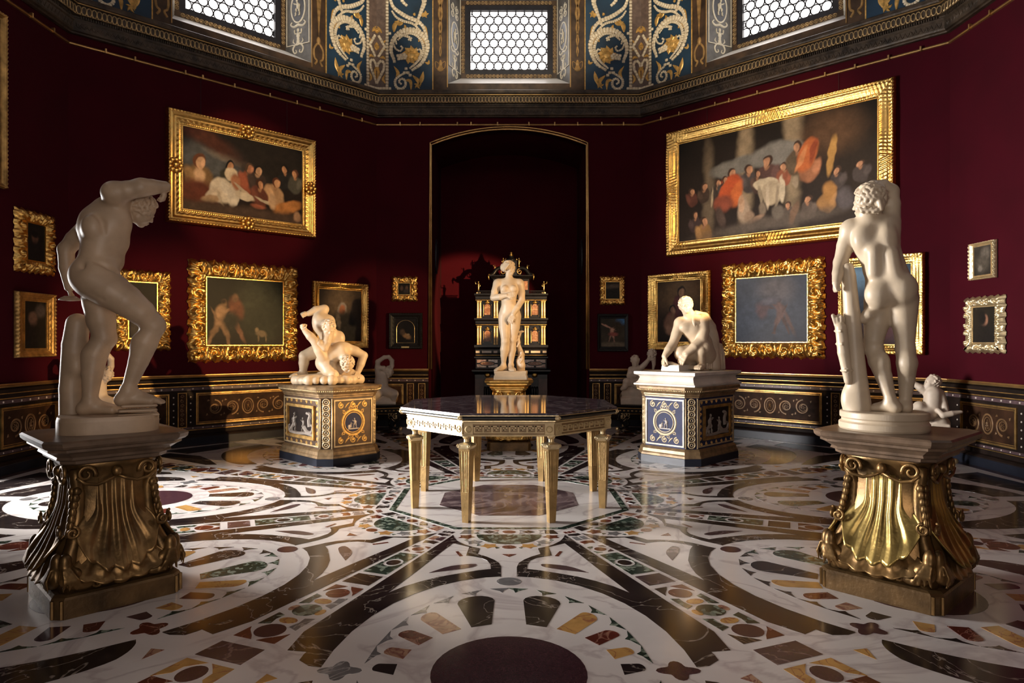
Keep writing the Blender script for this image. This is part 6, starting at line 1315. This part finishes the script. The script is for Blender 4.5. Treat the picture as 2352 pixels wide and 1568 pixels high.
# ---------------------------------------------------------------- framed paintings
def vnoise(X, Y, s, seed):
    g = np.random.default_rng(seed).random((64, 64)); x, y = X*s, Y*s; i, j = np.floor(x).astype(int), np.floor(y).astype(int); fx, fy = x-i, y-j
    fx, fy = fx*fx*(3-2*fx), fy*fy*(3-2*fy); a = lambda p, q: g[p % 64, q % 64]
    return (a(i, j)*(1-fx)+a(i+1, j)*fx)*(1-fy)+(a(i, j+1)*(1-fx)+a(i+1, j+1)*fx)*fy
def paint(name, w, h, base, blobs, parent, x, y, z, res=110, seed=1, rough=0.10):
    nu, nv = (res, max(int(res*h/w), 8)) if w > h else (max(int(res*w/h), 8), res)
    U, V = np.meshgrid(np.linspace(0, 1, nu), np.linspace(0, 1, nv), indexing='ij'); A = w/h
    n1, n2 = vnoise(U*A, V, 7, seed)-.5, vnoise(U*A, V, 7, seed+1)-.5; m1, m2 = vnoise(U*A, V, 19, seed+2)-.5, vnoise(U*A, V, 19, seed+3)-.5
    X, Y = U*A+.045*rough*10*n1*.5+.02*m1, V+.045*rough*10*n2*.5+.02*m2
    C = np.zeros((nu, nv, 3)); c0, c1 = np.array(base[0]), np.array(base[1]); C[:] = c0+(c1-c0)*V[..., None]
    C *= (.7+.6*vnoise(U*A, V, 5, seed+9))[..., None]
    for bu, bv, ru, rv, rot, col, soft in blobs:
        dx, dy = X-bu*A, Y-bv; c, s = math.cos(R(rot)), math.sin(R(rot)); p, q = (dx*c+dy*s)/(ru*1.0), (-dx*s+dy*c)/rv
        d = np.sqrt(p*p+q*q); al = np.clip((1+soft-d)/(2*soft), 0, 1); al = al*al*(3-2*al)
        sh = .72+.36*vnoise(X, Y, 16, seed+17)
        C = C*(1-al[..., None])+np.array(col)*(sh*al)[..., None]
    P = np.stack([x-w/2+U*w, np.full_like(U, y), z-h/2+V*h], -1); vv, q = grid_mesh(P); me = np_mesh(name, vv, q, 'canvas', False)
    at = me.color_attributes.new('Col', 'FLOAT_COLOR', 'POINT'); at.data.foreach_set('color', np.concatenate([np.clip(C, 0, 1).reshape(-1, 3), np.ones((nu*nv, 1))], 1).astype(np.float32).ravel())
    return put(name, me, parent)
SK, PALE, DK = (.50, .27, .15), (.62, .45, .30), (.012, .010, .010)
def person(u, v, s, robe, hair=(.05, .025, .015), skin=SK, lean=0, turn=1):
    # blobs for a half-length painted figure: shoulders, head, hair
    return [(u-.1*s*lean, v-1.5*s, 1.15*s, 1.35*s, 12*lean, robe, .14), (u-.45*s*turn, v-1.25*s, .4*s, .8*s, 20*turn, tuple(min(1, c*1.5) for c in robe), .4),
            (u, v-.45*s, .26*s, .4*s, 0, tuple(c*.7 for c in skin), .3), (u, v+.12*s, .50*s, .62*s, 8*lean, hair, .12), (u+.07*s*turn, v-.02*s, .37*s, .50*s, 8*lean, skin, .14), (u+.2*s*turn, v+.02*s, .13*s, .3*s, 0, tuple(min(1, c*1.35) for c in skin), .5)]
def nude(u, v, s, skin, lean=20, legs=1):         # striding painted figure, limbs tapering away from a lit back
    d, l = tuple(c*.62 for c in skin), tuple(min(1, c*1.25) for c in skin); k = 1 if lean > 0 else -1
    return [(u-.30*s*k, v-1.15*s, .20*s, .62*s, -30*k, d, .5), (u-.62*s*k, v-1.95*s, .11*s, .50*s, -22*k, d, .5), (u+.28*s*k, v-1.05*s, .22*s, .66*s, 24*k, skin, .45), (u+.50*s*k, v-1.95*s, .12*s, .55*s, 10*k, d, .5), (u+.62*s*k, v-2.42*s, .2*s, .07*s, 0, d, .5),
            (u-.02*s, v-.45*s, .34*s, .42*s, 0, skin, .45), (u+.05*s*k, v+.12*s, .40*s, .58*s, -lean, skin, .4), (u-.08*s*k, v+.20*s, .16*s, .45*s, -lean, l, .7), (u+.42*s*k, v+.30*s, .11*s, .42*s, -62*k, skin, .5), (u+.80*s*k, v+.10*s, .09*s, .34*s, -80*k, d, .5), (u-.34*s*k, v+.05*s, .10*s, .45*s, 28*k, d, .5),
            (u+.24*s*k, v+.86*s, .19*s, .24*s, 0, d, .4), (u+.20*s*k, v+.96*s, .20*s, .16*s, 0, (.03, .018, .012), .6)]
def carve_field(style, S, Vv, b, L, seed):
    # S: metres along the side from its middle, Vv: 0 inner .. 1 outer, L: side length -> relief height as a fraction, outline change
    if style == 'leaf':                          # deep scrolling leafage
        sp = b*.95; i = np.round(S/sp); dx = S-i*sp; fl = np.where((i % 2) == 0, 1.0, -1.0); dy = (Vv-.5)*b*fl
        rho = np.hypot(dx, dy)/b; th = np.arctan2(dy, dx)
        spi = .5+.5*np.cos(th-rho*13+.6); lobes = .5+.5*np.cos(2*PI*S/(b*.24)+(Vv-.5)*7*fl); lobes2 = .5+.5*np.cos(2*PI*S/(b*.31)-(Vv-.2)*9)
        f = np.exp(-(rho/.42)**2); c = spi*f+(.55*lobes+.45*lobes2)*(1-f)
        env = np.clip(np.sin(PI*np.clip(Vv*1.05, 0, 1)), 0, 1)**.45
        return env*(.34+.66*c**1.3), .06*np.cos(2*PI*S/(b*.62)+.8)+.025*np.cos(2*PI*S/(b*.27))
    if style == 'curl':                          # lighter pierced curls
        sp = b*.8; i = np.round(S/sp); dx = S-i*sp; dy = (Vv-.55)*b; rho = np.hypot(dx, dy)/b; th = np.arctan2(dy, dx*np.where((i % 2) == 0, 1, -1))
        c = (.5+.5*np.cos(th-rho*11))*np.exp(-(rho/.45)**2)+.5*(.5+.5*np.cos(2*PI*S/(b*.2)+6*Vv))*(1-np.exp(-(rho/.45)**2))
        return np.clip(np.sin(PI*np.clip(Vv*1.04, 0, 1)), 0, 1)**.5*(.3+.7*c), .08*np.cos(2*PI*S/(b*.8))+.03*np.cos(2*PI*S/(b*.33))
    prof = np.interp(Vv, [0, .05, .08, .14, .17, .22, .40, .46, .50, .62, .70, .76, .80, .86, .93, 1], [.15, .30, .22, .34, .26, .20, .42, .50, .40, .70, .78, .66, .72, .98, .85, .0])
    r1 = (np.abs(Vv-.11) < .04)*.07*np.cos(2*PI*S/.030); r2 = (np.abs(Vv-.87) < .055)*.12*np.cos(2*PI*(S+.10*b*(Vv-.87)*8)/.045)
    r3 = (np.abs(Vv-.32) < .08)*.07*np.cos(2*PI*S/.075)*np.cos(PI*(Vv-.32)/.16)
    if style == 'rich':                          # plain mouldings with carved corners and centres
        L2 = L/2; cen = np.exp(-(S/(b*1.1))**2)+np.exp(-((np.abs(S)-L2+b*.7)/(b*.8))**2)
        lf = (.5+.5*np.cos(2*PI*np.abs(S)/(b*.22)+8*Vv))*(np.abs(Vv-.5) < .38)
        return prof*(1-.5*cen)+r1+r2+cen*(.30+.26*lf), 0*S
    return prof+r1+r2+r3, 0*S
def frame_mesh(name, W, H, w, h, style, depth, m, res=.011, seed=0):
    bx, bz = (W-w)/2, (H-h)/2; b = (bx+bz)/2; nv = max(int(b/res*1.0), 14); Vs, Qs, off = [], [], 0
    for side in range(4):
        Lo, Li, ex, ei, bb = (W, w, H, h, bx) if side % 2 == 0 else (H, h, W, w, bz)
        nu = max(int(Lo/res), 20); uu = np.linspace(-1, 1, nu)*.999999; vv = np.linspace(0, 1, nv); U, V = np.meshgrid(uu, vv, indexing='ij')
        half = (Li+(Lo-Li)*V)/2; S = U*half; hgt, edge = carve_field(style, S, V, b, Lo, seed)
        d = (ei+(ex-ei)*V)/2+edge*b*V**3*(1-np.abs(U)**12)
        y = -(depth*(.10+.90*hgt)); y[:, -1] = 0; y[:, 0] = -depth*.06
        if side == 0: P = np.stack([S, y, d], -1)
        elif side == 2: P = np.stack([-S, y, -d], -1)
        elif side == 1: P = np.stack([d, y, -S], -1)
        else: P = np.stack([-d, y, S], -1)
        a, q = grid_mesh(P); Vs.append(a); Qs.append(q[:, ::-1]+off); off += len(a)
    return np_mesh(name, np.vstack(Vs), np.vstack(Qs), m)
def picture(label, k, x0, x1, z0, z1, cx0, cx1, cz0, cz1, style, base, blobs, depth=.07, m='gold', seed=1, res=110, wires=0, fres=.011, rosettes=False, rough=.10, inner=True):
    cx, cz = (x0+x1)/2, (z0+z1)/2; dx, dy = DIR[k]; c, s = math.cos(RZ[k]), math.sin(RZ[k]); yl = AP-.012
    t = thing('framed_painting', label, 'painting', (cx*c-yl*s, cx*s+yl*c, z0), RZ[k], 'framed paintings on the red walls'); zc = cz-z0; W_, H_ = x1-x0, z1-z0
    ox, oz = (cx0+cx1)/2-cx, (cz0+cz1)/2-cz; w, h = cx1-cx0, cz1-cz0
    f = put('frame', frame_mesh('frame', W_, H_, w, h, style, depth, m, fres, seed), t, (0, 0, zc))
    if inner:
        g = MB(); gilt_frame(g, -w/2-.008, w/2+.008, -h/2-.008, h/2+.008, .014, -.010, .012); i_ = g.build('sight_moulding', m if m != 'blackwood' else 'oldgold', f)
    paint('canvas', w+.01, h+.01, base, blobs, t, 0, -.012, zc, res, seed, rough)
    bk = MB(); bk.box(-W_/2+.02, W_/2-.02, -.006, .010, .02, H_-.02); bk.build('backing_board', 'blackwood', t)
    if rosettes:
        for px, pz in ((0, H_-.11), (0, .11), (-W_/2+.11, zc), (W_/2-.11, zc)):
            r = MB(); r.sphere((px, -depth-.01, pz), (.045, .03, .045), 10, 6)
            for i in range(9): a = 2*PI*i/9; r.sphere((px+.075*math.cos(a), -depth*.9, pz+.075*math.sin(a)), (.036, .022, .036), 8, 5)
            r.build('carved_rosette', m, t, True)
    if wires:
        wv = MB(); [wv.tube([(q*W_*.29, -.004, H_-.02), (q*W_*.29, -.004, 5.255-z0)], .003, 4) for q in (-1, 1)]; wv.build('hanging_wire', 'wire', t)
    return t
bl = []                                          # a company of people round a table with papers
bl += [(.28, .62, .55, .20, -8, (.10, .11, .12), .5), (.36, .70, .25, .05, -12, (.26, .24, .21), .6), (.16, .92, .6, .10, -25, (.09, .03, .02), .6), (.75, .8, .5, .4, 0, (.02, .016, .013), .6)]
bl += person(.13, .60, .15, (.24, .15, .07), (.16, .06, .03), (.66, .42, .26), 0, 1)+[(.13, .43, .07, .09, 0, (.68, .46, .28), .3), (.10, .22, .30, .16, 0, (.13, .035, .02), .4)]
bl += person(.37, .60, .11, (.030, .03, .022), DK, SK, 0, 1)+person(.53, .62, .12, (.30, .09, .05), (.10, .06, .04), (.48, .22, .13), 0, 1)+person(.60, .62, .11, (.05, .035, .03), DK, (.60, .38, .24), 0, 1)
bl += person(.84, .70, .095, (.02, .02, .02), DK, SK, 0, -1)+person(.93, .66, .09, (.09, .09, .075), (.12, .05, .03), SK, 0, -1)+person(.76, .50, .115, (.50, .32, .18), (.12, .04, .02), (.62, .36, .20), 2, 1)
bl += person(.62, .44, .10, (.13, .045, .03), (.06, .025, .015), SK, 1, 1)
bl += [(.30, .29, .15, .155, 14, (.72, .66, .54), .12), (.235, .24, .10, .07, 35, (.66, .58, .46), .2), (.22, .17, .12, .05, 10, (.42, .30, .19), .3), (.40, .27, .075, .17, -12, (.78, .73, .62), .15), (.33, .33, .05, .10, 30, (.82, .78, .68), .4), (.29, .20, .02, .10, 20, (.52, .46, .36), .4), (.385, .50, .085, .085, 0, (.74, .64, .48), .15), (.42, .42, .06, .10, 0, (.45, .2, .11), .3)]
bl += [(.49, .27, .13, .055, -14, (.72, .64, .50), .15), (.46, .36, .10, .02, -30, (.6, .5, .38), .3), (.66, .24, .12, .02, -20, (.55, .48, .36), .3), (.60, .16, .09, .03, 0, (.36, .12, .07), .4), (.72, .26, .05, .10, 0, (.58, .40, .25), .3), (.86, .20, .21, .085, 20, (.50, .22, .07), .2), (.5, .05, 1.3, .08, 0, (.085, .055, .04), .6), (.95, .10, .05, .06, 0, (.42, .26, .16), .4)]
picture('large gilt framed painting of a company round a table, high on the left', 7, -1.161, 1.121, 3.132, 4.726, -.939, .899, 3.339, 4.518, 'plain', ((.018, .011, .009), (.010, .008, .008)), bl, .09, 'gold', 3, 240, 1, .010, True)
bl = [(.18, .42, .06, .5, 0, (.15, .12, .085), .5), (.38, .66, .075, .55, 0, (.30, .24, .16), .5), (.62, .74, .08, .6, 0, (.30, .24, .16), .5), (.80, .8, .25, .18, 0, (.10, .055, .03), .6), (.33, .66, .27, .085, 4, (.19, .19, .18), .2), (.54, .70, .25, .11, 4, (.22, .22, .21), .2)]
for u_, v_, s_, rb in ((.08, .50, .055, (.10, .04, .03)), (.15, .52, .055, (.06, .04, .03)), (.23, .53, .06, (.05, .04, .035)), (.31, .60, .085, (.42, .075, .03)), (.27, .55, .06, (.04, .04, .04)), (.40, .60, .075, (.07, .06, .06)), (.50, .64, .085, (.10, .055, .05)), (.45, .54, .06, (.08, .05, .04)), (.58, .57, .06, (.28, .1, .06)), (.64, .72, .085, (.12, .09, .06)), (.70, .62, .075, (.34, .15, .08)), (.83, .46, .06, (.06, .05, .05)), (.93, .48, .055, (.06, .05, .05)), (.10, .24, .06, (.06, .04, .04)), (.15, .17, .075, (.32, .19, .08)), (.70, .24, .06, (.10, .08, .07)), (.60, .22, .055, (.10, .08, .07)), (.78, .30, .065, (.36, .20, .08))):
    bl += person(u_, v_, s_, rb, (.06, .035, .025), (.46, .25, .15), 0, 1 if u_ < .5 else -1)
bl += [(.30, .44, .10, .15, -30, (.50, .10, .035), .15), (.335, .40, .05, .12, -20, (.60, .16, .05), .3), (.26, .33, .09, .08, 20, (.30, .085, .05), .3), (.69, .64, .08, .15, -18, (.52, .15, .05), .15), (.665, .62, .025, .11, -25, (.62, .26, .11), .3), (.72, .67, .022, .10, -10, (.30, .07, .03), .3), (.80, .60, .035, .17, -8, (.48, .28, .09), .2)]
bl += [(.49, .45, .12, .055, 2, (.58, .51, .38), .08), (.52, .36, .10, .11, 3, (.48, .41, .30), .12), (.57, .38, .025, .12, 2, (.62, .55, .42), .2), (.46, .36, .02, .10, 6, (.34, .29, .21), .3), (.50, .33, .018, .11, 0, (.60, .52, .40), .3), (.545, .30, .015, .10, -4, (.32, .27, .20), .3), (.64, .42, .03, .05, 0, (.40, .33, .24), .3)]
bl += [(.37, .24, .06, .13, 10, (.42, .33, .25), .25), (.36, .29, .035, .06, 0, (.58, .40, .28), .2), (.355, .34, .028, .04, 0, (.50, .32, .21), .2), (.43, .12, .09, .03, 25, (.40, .27, .19), .3), (.40, .17, .05, .05, -30, (.30, .22, .16), .3), (.5, .08, .6, .06, 4, (.12, .10, .085), .6), (.79, .30, .06, .08, 0, (.40, .21, .07), .25), (.2, .40, .014, .10, 0, (.42, .35, .24), .2), (.55, .17, .05, .07, 15, (.16, .14, .12), .3), (.63, .15, .03, .10, -20, (.20, .13, .09), .3), (.47, .22, .04, .06, 0, (.22, .18, .14), .3), (.25, .20, .04, .10, 20, (.10, .07, .06), .3), (.86, .20, .07, .09, 10, (.10, .09, .10), .4)]
picture('very large gilt framed painting of a crowded banquet, high on the right', 1, -1.786, 1.713, 2.897, 4.993, -1.565, 1.485, 3.140, 4.774, 'rich', ((.030, .021, .017), (.011, .008, .006)), bl, .10, 'gold', 11, 300, 1, .012)
DB, DG = (.016, .013, .010), (.010, .011, .008)
bl = [(.70, .62, .35, .5, 0, (.050, .055, .035), .6), (.72, .35, .25, .25, 0, (.030, .034, .022), .6)]+nude(.17, .46, .20, (.40, .24, .13), 14, 1)+[(.37, .55, .11, .16, 20, (.20, .075, .04), .4), (.36, .70, .05, .06, 0, (.20, .11, .06), .4), (.40, .25, .035, .2, 25, (.24, .12, .07), .4), (.30, .35, .13, .15, 0, (.03, .03, .022), .5), (.70, .18, .085, .045, -10, (.24, .18, .11), .4), (.64, .24, .03, .03, 0, (.24, .18, .11), .4), (.66, .12, .012, .06, 0, (.2, .15, .09), .4), (.76, .11, .012, .06, 0, (.2, .15, .09), .4)]
picture('dark landscape with two figures and a lamb in a carved gilt leaf frame', 7, -.859, .823, 1.173, 2.644, -.581, .598, 1.415, 2.406, 'leaf', (DB, DG), bl, .10, 'gold', 5, 140, 0, .0095)
bl = [(.5, .75, .25, .3, 0, (.20, .14, .085), .8), (.55, .62, .10, .13, 0, (.46, .40, .33), .2), (.55, .60, .068, .10, 0, (.55, .22, .11), .3), (.58, .25, .30, .34, 0, (.028, .026, .024), .3), (.45, .40, .05, .16, 10, (.16, .13, .10), .4), (.42, .16, .06, .07, 0, (.30, .16, .09), .4)]
picture('gilt framed portrait of a white-haired man in dark dress, behind the wrestlers', 7, 1.067, 2.114, 1.350, 2.460, 1.211, 2.022, 1.494, 2.360, 'rich', ((.03, .022, .017), (.05, .036, .026)), bl, .08, 'gold', 8, 110)
bl = [(.4, .4, .25, .3, 0, (.02, .016, .014), .5), (.3, .16, .10, .14, 0, (.06, .05, .045), .5)]
picture('dark painting in a carved gilt frame, partly behind the left statue\'s knee', 7, -1.81, -1.09, 1.345, 2.435, -1.62, -1.26, 1.51, 2.272, 'leaf', (DB, DG), bl, .08, 'gold', 15, 70)
bl = [(.45, .62, .12, .17, 0, (.26, .12, .07), .3), (.45, .72, .14, .10, 0, DK, .3), (.5, .2, .3, .36, 0, (.014, .012, .012), .4)]
picture('small portrait in a thick carved gilt frame, upper of two at the far left', 6, 1.354, 2.043, 2.266, 2.993, 1.601, 1.907, 2.431, 2.872, 'leaf', (DB, DB), bl, .07, 'gold', 17, 70)
bl = [(.40, .62, .13, .15, 0, (.24, .13, .08), .3), (.40, .2, .35, .32, 0, (.014, .012, .012), .4), (.75, .80, .15, .14, 0, (.12, .09, .07), .5)]
picture('dim portrait in a flat worn gilt frame, lower of two at the far left', 6, 1.355, 2.015, 1.279, 2.040, 1.508, 1.880, 1.376, 1.935, 'plain', (DB, DB), bl, .06, 'oldgold', 19, 70)
bl = [(.3, .55, .12, .2, 0, (.10, .06, .045), .4), (.7, .55, .12, .2, 0, (.14, .08, .05), .4), (.65, .3, .2, .2, 0, (.05, .04, .04), .5)]
picture('tiny painting in a curled gilt frame, left of the niche above the black frame', 0, -2.055, -1.604, 2.174, 2.610, -1.934, -1.721, 2.292, 2.496, 'curl', (DB, DB), bl, .05, 'gold', 21, 50, 0, .008)
bl = [(.55, .28, .17, .09, -25, (.28, .17, .09), .4), (.35, .45, .10, .12, 0, (.09, .06, .04), .5), (.62, .34, .05, .05, 0, (.30, .22, .14), .4)]
t = picture('dark arched painting in a black frame, left of the niche', 0, -2.100, -1.509, 1.344, 1.973, -2.002, -1.645, 1.427, 1.844, 'plain', (DK, DK), bl, .06, 'blackwood', 23, 60, inner=False)
b = MB(); b.tube([(-.155, -.02, .105), (-.155, -.02, .36)]+[(.155*math.cos(a), -.02, .36+.14*math.sin(a)) for a in np.linspace(PI, 0, 13)]+[(.155, -.02, .36), (.155, -.02, .105), (-.155, -.02, .105)], .005, 5); b.build('arched_gilt_line', 'palegold', t)
b = MB(); b.box(-.068, .068, -.066, -.058, .018, .044); b.build('brass_plate', 'brass', t)
bl = [(.5, .72, .40, .12, 5, (.14, .10, .07), .6), (.5, .3, .4, .3, 0, (.022, .018, .014), .5)]
picture('tiny landscape in a curled gilt frame, right of the niche above the black frame', 0, 1.592, 2.032, 2.110, 2.618, 1.691, 1.941, 2.216, 2.519, 'curl', (DB, (.03, .022, .015)), bl, .05, 'gold', 25, 50, 0, .008)
bl = [(.85, .90, .18, .12, 0, (.08, .20, .38), .5), (.7, .7, .2, .25, 0, (.05, .035, .02), .5)]+nude(.46, .56, .16, (.52, .28, .19), 4, 0)+[(.22, .74, .22, .035, -25, (.50, .26, .18), .3), (.52, .45, .17, .07, 0, (.32, .09, .07), .4), (.5, .06, .6, .10, 0, (.16, .12, .08), .5)]
picture('small painting of a child with raised arm in a black frame', 0, 1.547, 2.085, 1.298, 1.958, 1.615, 2.017, 1.367, 1.844, 'plain', ((.055, .04, .025), (.035, .03, .02)), bl, .05, 'blackwood', 27, 80, inner=False)
bl = [(.55, .72, .35, .25, 0, (.16, .09, .04), .7)]+person(.56, .80, .14, (.10, .03, .03), (.03, .018, .012), (.34, .18, .10), 0, 1)+person(.36, .52, .12, (.12, .03, .025), (.03, .02, .015), (.26, .13, .08), 0, 1)+[(.30, .32, .10, .13, 0, (.26, .13, .08), .4), (.35, .20, .12, .08, 0, (.34, .18, .11), .4)]
picture('dim painting of a mother and children in a gilt frame, behind the crouching man', 1, -2.153, -.982, 1.326, 2.622, -2.009, -1.191, 1.421, 2.450, 'rich', ((.02, .012, .010), (.05, .028, .014)), bl, .08, 'gold', 29, 100)
bl = [(.45, .45, .5, .45, 0, (.085, .095, .12), .8), (.58, .78, .25, .2, 0, (.13, .12, .13), .7), (.38, .48, .08, .12, 20, (.16, .10, .10), .5)]+nude(.64, .50, .15, (.17, .11, .10), -35, 1)+[(.75, .32, .03, .20, 24, (.15, .10, .09), .6), (.42, .50, .10, .05, 30, (.12, .08, .08), .7), (.50, .62, .16, .04, 15, (.14, .13, .15), .8)]  # window sheen is put into the bluish blobs and ground colours
picture('dark painting of struggling figures with painted-in bluish window sheen, carved gilt leaf frame', 1, -.794, .791, 1.222, 2.685, -.584, .522, 1.447, 2.440, 'leaf', ((.035, .040, .055), (.05, .06, .085)), bl, .11, 'gold', 31, 130, 0, .0095)
bl = [(.2, .8, .3, .2, 0, (.20, .33, .45), .5), (.3, .45, .25, .3, 0, (.04, .06, .10), .5), (.5, .2, .2, .2, 0, (.10, .04, .05), .5)]
picture('painting in a pale gilt leaf frame, half hidden behind the right statue', 1, .977, 2.051, 1.289, 2.630, 1.147, 1.903, 1.424, 2.498, 'rich', ((.02, .02, .03), (.03, .05, .07)), bl, .08, 'gold', 33, 90)
bl = [(.62, .72, .2, .2, 0, (.16, .13, .10), .5), (.45, .4, .3, .25, 0, (.10, .08, .06), .5), (.35, .25, .1, .1, 0, (.22, .18, .14), .5)]
picture('small grey painting in a narrow pale frame, upper of two at far right', 2, -1.903, -1.462, 2.199, 2.637, -1.845, -1.547, 2.247, 2.597, 'plain', ((.03, .025, .02), (.05, .04, .032)), bl, .05, 'palegold', 35, 70, 0, .007)
bl = [(.50, .62, .14, .16, 0, (.46, .22, .13), .3), (.40, .68, .16, .2, 0, DK, .3), (.5, .18, .4, .35, 0, (.014, .012, .012), .4)]
picture('small portrait in a curled gilt frame, lower of two at the far right', 2, -1.991, -1.328, 1.331, 1.994, -1.852, -1.471, 1.452, 1.877, 'curl', (DB, DB), bl, .08, 'palegold', 37, 70, 0, .009)
picture('large dark painting in a gilt frame, cut by the left edge of the photo', 6, -1.20, 1.20, 3.149, 5.062, -1.13, 1.13, 3.22, 4.99, 'plain', (DB, DB), [(.6, .5, .5, .4, 0, (.03, .022, .017), .7)], .06, 'oldgold', 39, 60, 1)

left_faun(); right_youth(); venus(); wrestlers(); grinder(); children()
